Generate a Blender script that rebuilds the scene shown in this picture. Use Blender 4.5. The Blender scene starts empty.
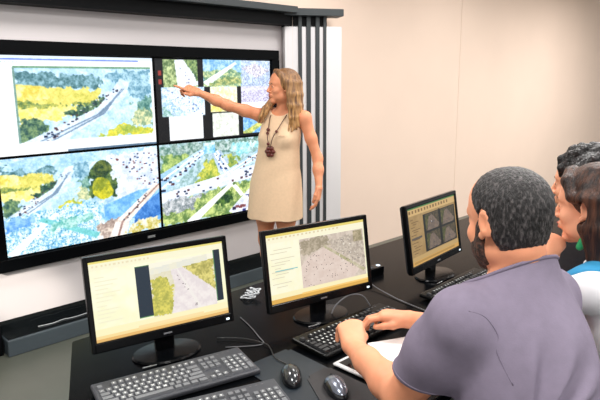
import bpy, bmesh, math, random
import numpy as np
from mathutils import Vector, Matrix

SC = bpy.context.scene
COL = SC.collection
PI = math.pi
rng = np.random.default_rng(7)
random.seed(7)

# ------------------------------------------------------------------ materials
def s2l(c):
    return tuple((x / 12.92 if x <= 0.04045 else ((x + 0.055) / 1.055) ** 2.4) for x in c)

def rgb(r, g, b):
    return s2l((r / 255, g / 255, b / 255))

def mat(name, col, rough=0.5, metal=0.0, var=0.0, scale=20.0, bump=0.0, bscale=None, stretch=None,
        spec=0.5, coat=0.0, col2=None, thr=None, sss=0.0):
    m = bpy.data.materials.new(name)
    m.use_nodes = True
    nt = m.node_tree
    b = nt.nodes['Principled BSDF']
    b.inputs['Base Color'].default_value = (*col, 1)
    b.inputs['Roughness'].default_value = rough
    b.inputs['Metallic'].default_value = metal
    b.inputs['Specular IOR Level'].default_value = spec
    b.inputs['Coat Weight'].default_value = coat
    if sss:
        b.inputs['Subsurface Weight'].default_value = sss
        b.inputs['Subsurface Radius'].default_value = (0.012, 0.005, 0.003)
        b.inputs['Subsurface Scale'].default_value = 0.5
    tc = nt.nodes.new('ShaderNodeTexCoord')
    vec = tc.outputs['Object']
    if stretch:
        mp = nt.nodes.new('ShaderNodeMapping')
        mp.inputs['Scale'].default_value = stretch
        nt.links.new(vec, mp.inputs['Vector'])
        vec = mp.outputs['Vector']
    if var or col2:
        n = nt.nodes.new('ShaderNodeTexNoise')
        n.inputs['Scale'].default_value = scale
        n.inputs['Detail'].default_value = 4
        nt.links.new(vec, n.inputs['Vector'])
        r = nt.nodes.new('ShaderNodeValToRGB')
        c2 = col2 if col2 else tuple(min(1, x * (1 + var)) for x in col)
        c1 = col if col2 else tuple(x * (1 - var) for x in col)
        lo, hi = thr if thr else (0.3, 0.7)
        r.color_ramp.elements[0].position = lo
        r.color_ramp.elements[1].position = hi
        r.color_ramp.elements[0].color = (*c1, 1)
        r.color_ramp.elements[1].color = (*c2, 1)
        nt.links.new(n.outputs['Fac'], r.inputs['Fac'])
        nt.links.new(r.outputs['Color'], b.inputs['Base Color'])
    if bump:
        n2 = nt.nodes.new('ShaderNodeTexNoise')
        n2.inputs['Scale'].default_value = bscale or scale
        n2.inputs['Detail'].default_value = 3
        nt.links.new(vec, n2.inputs['Vector'])
        bp = nt.nodes.new('ShaderNodeBump')
        bp.inputs['Strength'].default_value = bump
        bp.inputs['Distance'].default_value = 0.01
        nt.links.new(n2.outputs['Fac'], bp.inputs['Height'])
        nt.links.new(bp.outputs['Normal'], b.inputs['Normal'])
    return m

def emit_mat(name, strength, attr=None, col=(1, 1, 1)):
    m = bpy.data.materials.new(name)
    m.use_nodes = True
    nt = m.node_tree
    b = nt.nodes['Principled BSDF']
    b.inputs['Base Color'].default_value = (0.01, 0.01, 0.01, 1)
    b.inputs['Roughness'].default_value = 0.4
    b.inputs['Specular IOR Level'].default_value = 0.2
    b.inputs['Emission Strength'].default_value = strength
    b.inputs['Emission Color'].default_value = (*col, 1)
    if attr:
        a = nt.nodes.new('ShaderNodeVertexColor')
        a.layer_name = attr
        nt.links.new(a.outputs['Color'], b.inputs['Emission Color'])
    return m

M = {}
M['wall'] = mat('beige_paint', rgb(228, 206, 190), 0.7, var=0.02, scale=1.5, bump=0.02, bscale=120, spec=0.2)
M['panel'] = mat('white_panel', rgb(200, 194, 195), 0.35, var=0.02, scale=2, spec=0.4)
M['white_slat'] = mat('white_slat', rgb(222, 220, 222), 0.5, spec=0.3)
M['grey_metal'] = mat('dark_grey_metal', rgb(48, 54, 57), 0.55, var=0.05, scale=8)
M['black_fascia'] = mat('black_fascia', rgb(7, 8, 10), 0.5, spec=0.08)
M['bezel'] = mat('bezel_black', rgb(6, 7, 9), 0.3, spec=0.06)
M['plinth'] = mat('plinth_grey', rgb(68, 77, 83), 0.35, var=0.08, scale=3)
M['plinth_top'] = mat('plinth_black_gloss', rgb(14, 18, 20), 0.12, bump=0.08, bscale=14)
M['floor'] = mat('floor_vinyl', rgb(88, 91, 82), 0.35, var=0.12, scale=2.5, bump=0.02, bscale=5)
M['ceiling'] = mat('ceiling_paint', rgb(235, 232, 228), 0.8, var=0.02, scale=3)
M['desk'] = mat('desk_black', rgb(5, 6, 8), 0.22, var=0.15, scale=6, spec=0.06)
M['desk_edge'] = mat('desk_edge_black', rgb(10, 12, 14), 0.4)
M['plastic'] = mat('black_plastic', rgb(5, 6, 8), 0.22, var=0.05, scale=30, spec=0.2)
M['plastic_matte'] = mat('black_plastic_matte', rgb(30, 31, 34), 0.55, var=0.06, scale=60)
M['key'] = mat('keycap', rgb(104, 106, 110), 0.38, var=0.05, scale=80)
M['kb_grey'] = mat('keyboard_charcoal', rgb(58, 60, 66), 0.42, var=0.05, scale=60)
M['legend'] = mat('key_legend', rgb(225, 228, 225), 0.5)
M['silver'] = mat('silver_trim', rgb(205, 208, 212), 0.2, metal=0.9)
M['mouse_silver'] = mat('mouse_gunmetal', rgb(120, 126, 140), 0.22, metal=0.6, coat=0.4)
M['mouse_black'] = mat('mouse_black', rgb(20, 21, 24), 0.18, coat=0.3)
M['mouse_grey'] = mat('mouse_dark_grey', rgb(52, 54, 58), 0.2, metal=0.4, coat=0.4)
M['pad_blue'] = mat('mousepad_bluish', rgb(12, 24, 34), 0.5, var=0.1, scale=50)
M['pad_grey'] = mat('mousepad_charcoal', rgb(42, 40, 42), 0.7, var=0.1, scale=80)
M['cable_black'] = mat('cable_black', rgb(20, 20, 22), 0.35)
M['cable_grey'] = mat('cable_grey', rgb(96, 96, 100), 0.4)
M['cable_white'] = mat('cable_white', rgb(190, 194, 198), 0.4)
M['paper'] = mat('paper_white', rgb(245, 243, 242), 0.8, var=0.01, scale=20)
M['tablet_white'] = mat('tablet_white', rgb(228, 228, 230), 0.25)
M['glass_dark'] = mat('tablet_glass', rgb(26, 22, 24), 0.08)
M['skin_f'] = mat('skin_tan', rgb(222, 148, 110), 0.5, var=0.06, scale=12, bump=0.03, bscale=200, sss=0.08, spec=0.35)
M['skin_m'] = mat('skin_light', rgb(228, 154, 118), 0.48, var=0.07, scale=14, bump=0.04, bscale=180, sss=0.08, spec=0.35)
M['skin_w'] = mat('skin_fair', rgb(230, 162, 128), 0.5, var=0.05, scale=14, bump=0.03, bscale=200, sss=0.08, spec=0.35)
M['lips'] = mat('lips', rgb(176, 74, 70), 0.35)
M['eye'] = mat('eye_white', rgb(235, 232, 228), 0.15)
M['iris'] = mat('iris', rgb(50, 36, 28), 0.1)
M['brow'] = mat('brow_hair', rgb(96, 66, 44), 0.7, var=0.2, scale=80)
M['brow_dark'] = mat('brow_dark', rgb(36, 28, 26), 0.7, var=0.2, scale=80)
M['dress'] = mat('dress_cream_linen', rgb(228, 196, 162), 0.75, var=0.035, scale=60, bump=0.05, bscale=400, spec=0.2)
M['stitch'] = mat('dress_seam', rgb(206, 176, 146), 0.8)
M['hair_blond'] = mat('hair_blond', rgb(92, 58, 34), 0.45, col2=rgb(206, 156, 98), scale=22, stretch=(3.2, 3.2, 0.35), thr=(0.32, 0.66), bump=0.5, bscale=60)
def root_fade(m, col, lo, hi):
    nt = m.node_tree; b = nt.nodes['Principled BSDF']
    src = b.inputs['Base Color'].links[0].from_socket
    tc = nt.nodes.new('ShaderNodeTexCoord'); sx = nt.nodes.new('ShaderNodeSeparateXYZ')
    nt.links.new(tc.outputs['Generated'], sx.inputs[0])
    mr = nt.nodes.new('ShaderNodeMapRange'); mr.inputs['From Min'].default_value = lo; mr.inputs['From Max'].default_value = hi
    mr.inputs['To Max'].default_value = 0.8
    nt.links.new(sx.outputs['Z'], mr.inputs['Value'])
    mx = nt.nodes.new('ShaderNodeMixRGB'); mx.inputs['Color2'].default_value = (*col, 1)
    nt.links.new(mr.outputs[0], mx.inputs['Fac']); nt.links.new(src, mx.inputs['Color1'])
    nt.links.new(mx.outputs[0], b.inputs['Base Color'])
root_fade(M['hair_blond'], rgb(104, 68, 42), 0.55, 1.0)
M['hair_dark'] = mat('hair_dark_brown', rgb(30, 18, 16), 0.38, col2=rgb(98, 60, 42), scale=26, stretch=(3.5, 3.5, 0.22), thr=(0.4, 0.8), bump=0.35, bscale=70, spec=0.35)
M['hair_short'] = mat('hair_short_greying', rgb(24, 21, 22), 0.5, col2=rgb(104, 98, 98), scale=110, stretch=(1.4, 1.4, 0.45), thr=(0.5, 0.8), bump=0.5, bscale=200)
M['beard'] = mat('beard_stubble', rgb(92, 58, 44), 0.7, col2=rgb(38, 28, 24), scale=120, thr=(0.35, 0.6), bump=0.6, bscale=260)
M['shirt'] = mat('tshirt_mauve_grey', rgb(128, 119, 137), 0.85, var=0.05, scale=40, bump=0.06, bscale=300, spec=0.15)
M['shirt_rib'] = mat('tshirt_collar_rib', rgb(122, 113, 131), 0.9, var=0.04, scale=60, spec=0.15)
M['denim'] = mat('trousers_dark', rgb(40, 42, 52), 0.85, var=0.1, scale=60, spec=0.15)
M['top_white'] = mat('top_white', rgb(238, 238, 242), 0.75, var=0.02, scale=30, spec=0.2)
M['top_blue'] = mat('top_blue', rgb(52, 140, 186), 0.7, var=0.05, scale=30, spec=0.2)
M['green'] = mat('green_cloth', rgb(28, 150, 92), 0.6, var=0.1, scale=60)
M['shoe'] = mat('shoe_black', rgb(24, 22, 22), 0.3)
M['wood_bead'] = mat('bead_red_brown', rgb(96, 38, 30), 0.35, var=0.15, scale=80)
M['cord'] = mat('necklace_cord', rgb(84, 52, 44), 0.6)
M['chair'] = mat('chair_fabric', rgb(38, 39, 44), 0.9, var=0.1, scale=80)
M['led'] = emit_mat('led_white', 2.0, col=(0.8, 0.9, 1.0))
M['lamp'] = emit_mat('lamp_diffuser', 4.0, col=(1.0, 0.97, 0.93))

# ------------------------------------------------------------------ object helpers
def new_obj(name, me, m=None, parent=None, loc=None):
    o = bpy.data.objects.new(name, me)
    COL.objects.link(o)
    if m is not None:
        if isinstance(m, (list, tuple)):
            for x in m:
                me.materials.append(x)
        elif not me.materials:
            me.materials.append(m)
    if loc is not None:
        o.location = loc
    if parent is not None:
        o.parent = parent
    return o

def obj(name, bm, m, parent=None, smooth=False, loc=None):
    me = bpy.data.meshes.new(name)
    bmesh.ops.recalc_face_normals(bm, faces=bm.faces[:])
    bm.to_mesh(me)
    bm.free()
    if smooth:
        me.polygons.foreach_set('use_smooth', [True] * len(me.polygons))
    return new_obj(name, me, m, parent, loc)

def tag(o, label=None, cat=None, group=None, kind=None):
    if label: o['label'] = label
    if cat: o['category'] = cat
    if group: o['group'] = group
    if kind: o['kind'] = kind
    return o

def empty(name, loc=(0, 0, 0), rz=0.0, label=None, cat=None, group=None, kind=None):
    o = bpy.data.objects.new(name, None)
    COL.objects.link(o)
    o.location = loc
    o.rotation_euler = (0, 0, rz)
    o.empty_display_size = 0.05
    return tag(o, label, cat, group, kind)

def box(bm, x0, x1, y0, y1, z0, z1, bevel=0.0, seg=2, M4=None):
    r = bmesh.ops.create_cube(bm, size=1.0)
    vs = r['verts']
    for v in vs:
        v.co = Vector(((x0 + x1) / 2 + v.co.x * (x1 - x0), (y0 + y1) / 2 + v.co.y * (y1 - y0), (z0 + z1) / 2 + v.co.z * (z1 - z0)))
    if bevel:
        es = list({e for v in vs for e in v.link_edges})
        rr = bmesh.ops.bevel(bm, geom=es, offset=bevel, segments=seg, profile=0.5, affect='EDGES')
        vs = list({v for f in rr['faces'] for v in f.verts} | {v for v in vs if v.is_valid})
    if M4 is not None:
        for v in vs:
            v.co = M4 @ v.co
    return vs

def prism(bm, pts, z0, z1, M4=None):
    lo = [bm.verts.new((x, y, z0)) for x, y in pts]
    hi = [bm.verts.new((x, y, z1)) for x, y in pts]
    n = len(pts)
    bm.faces.new(hi)
    bm.faces.new(lo[::-1])
    for i in range(n):
        bm.faces.new((lo[i], lo[(i + 1) % n], hi[(i + 1) % n], hi[i]))
    if M4 is not None:
        for v in lo + hi:
            v.co = M4 @ v.co

def smooth_path(pts, n=6):
    pts = [Vector(p) for p in pts]
    if len(pts) < 3:
        return pts
    out = []
    P = [pts[0]] + pts + [pts[-1]]
    for i in range(1, len(P) - 2):
        a, b, c, d = P[i - 1], P[i], P[i + 1], P[i + 2]
        for k in range(n):
            t = k / n
            out.append(0.5 * ((2 * b) + (c - a) * t + (2 * a - 5 * b + 4 * c - d) * t * t + (3 * b - a - 3 * c + d) * t ** 3))
    out.append(pts[-1])
    return out

def tube(bm, pts, r, seg=8, smooth=6):
    pts = smooth_path(pts, smooth)
    rings = []
    up = Vector((0, 0, 1))
    prev = None
    for i, p in enumerate(pts):
        t = (pts[min(i + 1, len(pts) - 1)] - pts[max(i - 1, 0)]).normalized()
        if prev is None:
            a = t.cross(up)
            if a.length < 1e-3:
                a = t.cross(Vector((1, 0, 0)))
        else:
            a = prev - t * prev.dot(t)
        a.normalize()
        prev = a
        b = t.cross(a)
        rad = r(i / (len(pts) - 1)) if callable(r) else r
        rings.append([bm.verts.new(p + (a * math.cos(2 * PI * k / seg) + b * math.sin(2 * PI * k / seg)) * rad) for k in range(seg)])
    for i in range(len(rings) - 1):
        for k in range(seg):
            bm.faces.new((rings[i][k], rings[i][(k + 1) % seg], rings[i + 1][(k + 1) % seg], rings[i + 1][k]))
    bm.faces.new(rings[0][::-1])
    bm.faces.new(rings[-1])

def lathe(bm, prof, seg=24, c=(0, 0, 0), sx=1.0, sy=1.0):
    rings = []
    for r, z in prof:
        rings.append([bm.verts.new((c[0] + sx * r * math.cos(2 * PI * k / seg), c[1] + sy * r * math.sin(2 * PI * k / seg), c[2] + z)) for k in range(seg)])
    for i in range(len(rings) - 1):
        for k in range(seg):
            bm.faces.new((rings[i][k], rings[i][(k + 1) % seg], rings[i + 1][(k + 1) % seg], rings[i + 1][k]))
    bm.faces.new(rings[0][::-1])
    bm.faces.new(rings[-1])

def ball(bm, c, r, seg=12, sc=(1, 1, 1)):
    q = bmesh.ops.create_uvsphere(bm, u_segments=seg, v_segments=max(6, seg // 2), radius=1.0)
    for v in q['verts']:
        v.co = Vector((c[0] + v.co.x * r * sc[0], c[1] + v.co.y * r * sc[1], c[2] + v.co.z * r * sc[2]))

def B():
    return bmesh.new()

# ------------------------------------------------------------------ implicit-surface modelling for bodies, hair and cloth
def V3(*a):
    return np.array(a, float)

class Sdf:
    def __init__(self):
        self.p = []          # (fn, centre, radius, k, op)
        self.post = None

    def add(self, fn, c, r, k=0.015, op='u'):
        self.p.append((fn, np.array(c, float), float(r), k, op))
        return self

    def rc(self, a, b, r1, r2, k=0.015, op='u'):
        a = np.array(a, float); b = np.array(b, float)
        d = b - a
        L2 = max(float(d @ d), 1e-12)
        def fn(P):
            t = np.clip(((P - a) @ d) / L2, 0, 1)
            q = P - a - t[:, None] * d
            return np.sqrt((q * q).sum(1)) - (r1 + (r2 - r1) * t)
        return self.add(fn, (a + b) / 2, math.sqrt(L2) / 2 + max(r1, r2), k, op)

    def chain(self, pts, rads, k=0.012, op='u'):
        for i in range(len(pts) - 1):
            self.rc(pts[i], pts[i + 1], rads[i], rads[i + 1], k, op)
        return self

    def ell(self, c, rad, R=None, k=0.015, op='u'):
        c = np.array(c, float); rad = np.array(rad, float)
        R_ = np.eye(3) if R is None else np.array(R, float)
        def fn(P):
            q = (P - c) @ R_
            k0 = np.sqrt(((q / rad) ** 2).sum(1)) + 1e-9
            k1 = np.sqrt(((q / rad ** 2) ** 2).sum(1)) + 1e-9
            return k0 * (k0 - 1) / k1
        return self.add(fn, c, rad.max(), k, op)

    def stack(self, o, R, rows, k=0.02, op='u', infl=0.0, disp=None):
        """elliptic cross-sections (z, cx, cy, rx, ry) along the local z axis of the frame R (columns are axes) at o"""
        o = np.array(o, float); R_ = np.array(R, float)
        rows = np.array(rows, float)
        zd = np.linspace(rows[0, 0], rows[-1, 0], 81)
        dn = np.stack([zd] + [np.interp(zd, rows[:, 0], rows[:, j]) for j in range(1, 5)], 1)
        for _ in range(36):
            dn[1:-1, 1:] = 0.25 * dn[:-2, 1:] + 0.5 * dn[1:-1, 1:] + 0.25 * dn[2:, 1:]
        rows = dn
        zs = rows[:, 0]
        def fn(P):
            q = (P - o) @ R_
            z = np.clip(q[:, 2], zs[0], zs[-1])
            cx, cy, rx, ry = [np.interp(z, zs, rows[:, j]) for j in (1, 2, 3, 4)]
            rx = rx + infl; ry = ry + infl
            x = (q[:, 0] - cx); y = (q[:, 1] - cy)
            k0 = np.sqrt((x / rx) ** 2 + (y / ry) ** 2) + 1e-9
            k1 = np.sqrt((x / rx ** 2) ** 2 + (y / ry ** 2) ** 2) + 1e-9
            d = k0 * (k0 - 1) / k1
            e = np.maximum(zs[0] - q[:, 2], q[:, 2] - zs[-1])
            d = np.where(e > 0, np.sqrt(np.maximum(d, 0) ** 2 + e ** 2), np.maximum(d, e))
            if disp is not None:
                d = d - disp(q)
            return d
        mid = o + R_ @ V3(rows[:, 1].mean(), rows[:, 2].mean(), (zs[0] + zs[-1]) / 2)
        rad = math.hypot((zs[-1] - zs[0]) / 2, max(rows[:, 3].max(), rows[:, 4].max()) + infl + 0.05)
        return self.add(fn, mid, rad, k, op)

    def ev(self, P, bc=None, bh=None):
        d = np.full(len(P), 1.0)
        for fn, c, r, k, op in self.p:
            if bc is not None and op == 'u' and np.linalg.norm(bc - c) > r + bh + k + 0.06:
                continue
            if bc is not None and op == 's' and np.linalg.norm(bc - c) > r + bh + k + 0.06:
                continue
            v = fn(P)
            if op == 'u':
                h = np.maximum(k - np.abs(d - v), 0) / k
                d = np.minimum(d, v) - h * h * k * 0.25
            elif op == 's':
                v = -v
                h = np.maximum(k - np.abs(d - v), 0) / k
                d = np.maximum(d, v) + h * h * k * 0.25
            elif op == 'i':
                h = np.maximum(k - np.abs(d - v), 0) / k
                d = np.maximum(d, v) + h * h * k * 0.25
        if self.post is not None:
            d = self.post(P, d)
        return d

    def mesh(self, name, vox, lo, hi, origin=(0, 0, 0)):
        lo = np.array(lo, float); hi = np.array(hi, float)
        BS = 12
        nb = np.maximum(1, np.ceil((hi - lo) / (vox * BS)).astype(int))
        N = nb * BS + 1
        D = np.full(N, 1.0, np.float32)
        g = np.arange(BS + 1)
        off = np.stack(np.meshgrid(g, g, g, indexing='ij'), -1).reshape(-1, 3) * vox
        bi = np.stack(np.meshgrid(*[np.arange(n) for n in nb], indexing='ij'), -1).reshape(-1, 3)
        ctr = lo + (bi + 0.5) * BS * vox
        dc = np.concatenate([self.ev(ctr[i:i + 20000]) for i in range(0, len(ctr), 20000)])
        hd = BS * vox * math.sqrt(3) / 2
        for i in np.nonzero(dc < -(hd * 1.35 + 0.012))[0]:
            a = bi[i] * BS
            D[a[0]:a[0] + BS + 1, a[1]:a[1] + BS + 1, a[2]:a[2] + BS + 1] = -1
        for i in np.nonzero(np.abs(dc) <= hd * 1.35 + 0.012)[0]:
            a = bi[i] * BS
            P = lo + a * vox + off
            D[a[0]:a[0] + BS + 1, a[1]:a[1] + BS + 1, a[2]:a[2] + BS + 1] = self.ev(P, ctr[i], hd).reshape(BS + 1, BS + 1, BS + 1)
        return nets(name, D, lo - np.array(origin, float), vox)

def nets(name, D, lo, vox):
    S = D < 0
    S8 = [S[i:S.shape[0] - 1 + i, j:S.shape[1] - 1 + j, k:S.shape[2] - 1 + k] for i in (0, 1) for j in (0, 1) for k in (0, 1)]
    allin = S8[0].copy(); anyin = S8[0].copy()
    for s in S8[1:]:
        allin &= s; anyin |= s
    C = np.argwhere(anyin & ~allin)
    if len(C) == 0:
        raise RuntimeError('empty surface ' + name)
    cs = np.array([(i, j, k) for i in (0, 1) for j in (0, 1) for k in (0, 1)])
    d = np.stack([D[C[:, 0] + c[0], C[:, 1] + c[1], C[:, 2] + c[2]] for c in cs], 1).astype(float)
    acc = np.zeros((len(C), 3)); cnt = np.zeros(len(C))
    for a in range(8):
        for b in range(a + 1, 8):
            if np.abs(cs[a] - cs[b]).sum() != 1:
                continue
            m = (d[:, a] < 0) != (d[:, b] < 0)
            t = np.where(m, d[:, a] / np.where(m, d[:, a] - d[:, b], 1), 0)
            p = cs[a] + t[:, None] * (cs[b] - cs[a])
            acc += p * m[:, None]; cnt += m
    vtx = lo + (C + acc / cnt[:, None]) * vox
    idx = np.full(np.array(D.shape) - 1, -1, np.int32)
    idx[C[:, 0], C[:, 1], C[:, 2]] = np.arange(len(C))
    F = []
    for ax in range(3):
        u, v = (ax + 1) % 3, (ax + 2) % 3
        sl0 = [slice(None)] * 3; sl1 = [slice(None)] * 3
        sl0[ax] = slice(0, -1); sl1[ax] = slice(1, None)
        s0, s1 = S[tuple(sl0)], S[tuple(sl1)]
        E_ = np.argwhere(s0 != s1)
        E_ = E_[(E_[:, u] > 0) & (E_[:, v] > 0) & (E_[:, u] < D.shape[u] - 1) & (E_[:, v] < D.shape[v] - 1)]
        fl = s0[E_[:, 0], E_[:, 1], E_[:, 2]]
        q = []
        for du, dv in ((-1, -1), (0, -1), (0, 0), (-1, 0)):
            c = E_.copy(); c[:, u] += du; c[:, v] += dv
            q.append(idx[c[:, 0], c[:, 1], c[:, 2]])
        q = np.stack(q, 1)
        q[~fl] = q[~fl][:, ::-1]
        F.append(q)
    F = np.concatenate(F)
    F = F[(F >= 0).all(1)]
    me = bpy.data.meshes.new(name)
    me.vertices.add(len(vtx)); me.vertices.foreach_set('co', vtx.astype(np.float32).ravel())
    me.loops.add(len(F) * 4); me.loops.foreach_set('vertex_index', F.astype(np.int32).ravel())
    me.polygons.add(len(F))
    me.polygons.foreach_set('loop_start', np.arange(0, len(F) * 4, 4, dtype=np.int32))
    me.polygons.foreach_set('use_smooth', np.ones(len(F), bool))
    me.update(calc_edges=True)
    me.validate()
    return me

def frame(fwd, up=(0, 0, 1)):
    """3x3 with columns right, forward, up"""
    f = np.array(fwd, float); f /= np.linalg.norm(f)
    u = np.array(up, float); u = u - f * (u @ f); u /= np.linalg.norm(u)
    return np.stack([np.cross(f, u), f, u], 1)

def rot_axis(v, ax, a):
    ax = ax / np.linalg.norm(ax)
    return v * math.cos(a) + np.cross(ax, v) * math.sin(a) + ax * (ax @ v) * (1 - math.cos(a))

def hand(S, wrist, fwd, up, side, curls, s=1.0, thumb=(0.35, 0.4), spread=0.06):
    """palm, four unequal fingers and a thumb; side +1 = right hand; up = back of the hand"""
    R = frame(fwd, up)
    rt, f, u = R[:, 0], R[:, 1], R[:, 2]
    t = -rt * side
    w = np.array(wrist, float)
    kn = [(0.027, 0.090), (0.008, 0.096), (-0.011, 0.090), (-0.029, 0.080)]
    ln = [(0.042, 0.025, 0.022), (0.046, 0.029, 0.023), (0.043, 0.027, 0.022), (0.033, 0.020, 0.019)]
    rad = [0.0098, 0.0100, 0.0095, 0.0083]
    for (x, y), r in zip(kn, rad):
        a = w + s * (t * x * 0.55 + f * 0.012)
        b = w + s * (t * x + f * y)
        S.rc(a, b, 0.0185 * s, (r + 0.0035) * s, 0.016 * s)
    for i in range(4):
        x, y = kn[i]
        p = w + s * (t * x + f * y)
        d = f + t * (1.5 - i) * spread
        d = d / np.linalg.norm(d)
        c = curls[i]
        cur = d
        for j in range(3):
            cur = rot_axis(cur, rt, -c[j])
            q = p + cur * ln[i][j] * s
            S.rc(p, q, rad[i] * s * (1 - 0.09 * j), rad[i] * s * (0.91 - 0.09 * j), 0.004 * s)
            p = q
    # thumb from the side of the palm near its base
    a = w + s * (t * 0.017 + f * 0.022 - u * 0.006)
    d = f * math.cos(thumb[0] + 0.35) + t * math.sin(thumb[0] + 0.35) - u * 0.25
    d /= np.linalg.norm(d)
    b = a + d * 0.042 * s
    d2 = f * math.cos(thumb[0] - thumb[1] * 0.5) + t * math.sin(thumb[0] - thumb[1] * 0.5) - u * 0.25
    d2 /= np.linalg.norm(d2)
    c = b + d2 * 0.031 * s
    d3 = f * math.cos(thumb[0] - thumb[1]) + t * math.sin(thumb[0] - thumb[1]) - u * 0.35
    d3 /= np.linalg.norm(d3)
    e = c + d3 * 0.026 * s
    S.rc(a, b, 0.0155 * s, 0.0125 * s, 0.012 * s)
    S.rc(b, c, 0.0118 * s, 0.0105 * s, 0.006 * s)
    S.rc(c, e, 0.0105 * s, 0.0085 * s, 0.004 * s)

def head(S, c, R, s=1.0, jaw=1.0):
    """head in the frame R (right, forward, up) with its centre between the ears"""
    c = np.array(c, float)
    L = lambda x, y, z: c + R @ (np.array((x, y, z), float) * s)
    e = lambda p, r, k=0.02, op='u': S.ell(L(*p), np.array(r) * s, R, k * s, op)
    e((0, -0.016, 0.038), (0.077, 0.099, 0.086), 0.03)
    e((0, 0.036, -0.040), (0.060 * jaw, 0.058, 0.076), 0.03)
    e((0, 0.030, 0.045), (0.066, 0.062, 0.066), 0.03)
    for q in (-1, 1):
        e((q * 0.040 * jaw, 0.020, -0.070), (0.022, 0.040, 0.024), 0.03)
        e((q * 0.040, 0.064, -0.028), (0.024, 0.022, 0.022), 0.02)
    e((0, 0.072, -0.102), (0.025 * jaw, 0.022, 0.019), 0.02)
    e((0, 0.078, 0.024), (0.050, 0.018, 0.013), 0.02)
    for q in (-1, 1):
        e((q * 0.032, 0.100, 0.002), (0.017, 0.014, 0.011), 0.012, 's')
        e((q * 0.032, 0.0790, 0.001), (0.0142, 0.0142, 0.0142), 0.005)
        e((q * 0.032, 0.0960, 0.000), (0.0120, 0.0130, 0.0042), 0.002, 's')
    S.rc(L(0, 0.090, 0.014), L(0, 0.114, -0.030), 0.0075 * s, 0.0100 * s, 0.012 * s)
    for q in (-1, 1):
        e((q * 0.011, 0.102, -0.035), (0.0085, 0.010, 0.0075), 0.006)
    e((0, 0.086, -0.062), (0.027, 0.016, 0.016), 0.012)
    e((0, 0.098, -0.058), (0.021, 0.0085, 0.0058), 0.004)
    e((0, 0.096, -0.070), (0.019, 0.0085, 0.0065), 0.004)
    # ears
    for q in (-1, 1):
        Re = R @ np.array(Matrix.Rotation(q * -0.35, 3, 'Z') @ Matrix.Rotation(-0.15, 3, 'X'))
        S.ell(L(q * 0.080, -0.010, 0.000), np.array((0.0075, 0.0185, 0.033)) * s, Re, 0.008 * s)
        S.ell(L(q * 0.088, -0.006, 0.004), np.array((0.0060, 0.0115, 0.020)) * s, Re, 0.005 * s, 's')
        S.ell(L(q * 0.080, 0.006, -0.028), np.array((0.006, 0.008, 0.010)) * s, Re, 0.008 * s)
    return L

def eyes(parent, L, R, s, org, brow, look=(0, 0)):
    R4 = Matrix(R.tolist())
    for q in (-1, 1):
        p = Vector(L(q * 0.032, 0.0790, 0.001) - np.array(org))
        bm = B(); ball(bm, p, 0.0118 * s, 16)
        e = obj('eye', bm, M['eye'], parent, True)
        bm = B(); ball(bm, (0, 0, 0), 0.0066 * s, 14, (1, 0.5, 1))
        d = Vector((look[0], 1.0, look[1])).normalized()
        for v in bm.verts:
            v.co = p + R4 @ (d * 0.0096 * s) + R4 @ v.co
        obj('iris', bm, M['iris'], e, True)
        pts = [L(q * 0.014, 0.096, 0.020), L(q * 0.030, 0.0955, 0.026), L(q * 0.048, 0.082, 0.022)]
        bm = B(); tube(bm, [Vector(x - np.array(org)) for x in pts], lambda t: (0.0040 - 0.0022 * t) * s, 8, 5)
        obj('eyebrow', bm, brow, parent, True)
    S2 = Sdf()
    S2.ell(L(0, 0.1005, -0.058), np.array((0.021, 0.0075, 0.0050)) * s, R, 0.002)
    S2.ell(L(0, 0.0985, -0.069), np.array((0.018, 0.0080, 0.0060)) * s, R, 0.002)
    c = L(0, 0.1, -0.063)
    me = S2.mesh('lips', 0.0018, c - 0.032, c + 0.032, org)
    new_obj('lips', me, M['lips'], parent)

LAMP = [42, 40, 34, 42, 42, 44, 30, 20, 48, 14, 105]
WORLD = 1.0

# ------------------------------------------------------------------ pictures shown on the screens
def vnoise(h, w, sc, seed):
    r = np.random.default_rng(seed)
    gh, gw = max(2, int(sc) + 2), max(2, int(sc * w / h) + 2)
    g = r.random((gh, gw))
    y = np.linspace(0, gh - 1.001, h); x = np.linspace(0, gw - 1.001, w)
    yi = y.astype(int); xi = x.astype(int)
    fy = (y - yi)[:, None]; fx = (x - xi)[None, :]
    fy = fy * fy * (3 - 2 * fy); fx = fx * fx * (3 - 2 * fx)
    a = g[yi][:, xi]; b = g[yi][:, xi + 1]; c = g[yi + 1][:, xi]; d = g[yi + 1][:, xi + 1]
    return (a * (1 - fx) + b * fx) * (1 - fy) + (c * (1 - fx) + d * fx) * fy

SEED = [100]

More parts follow.
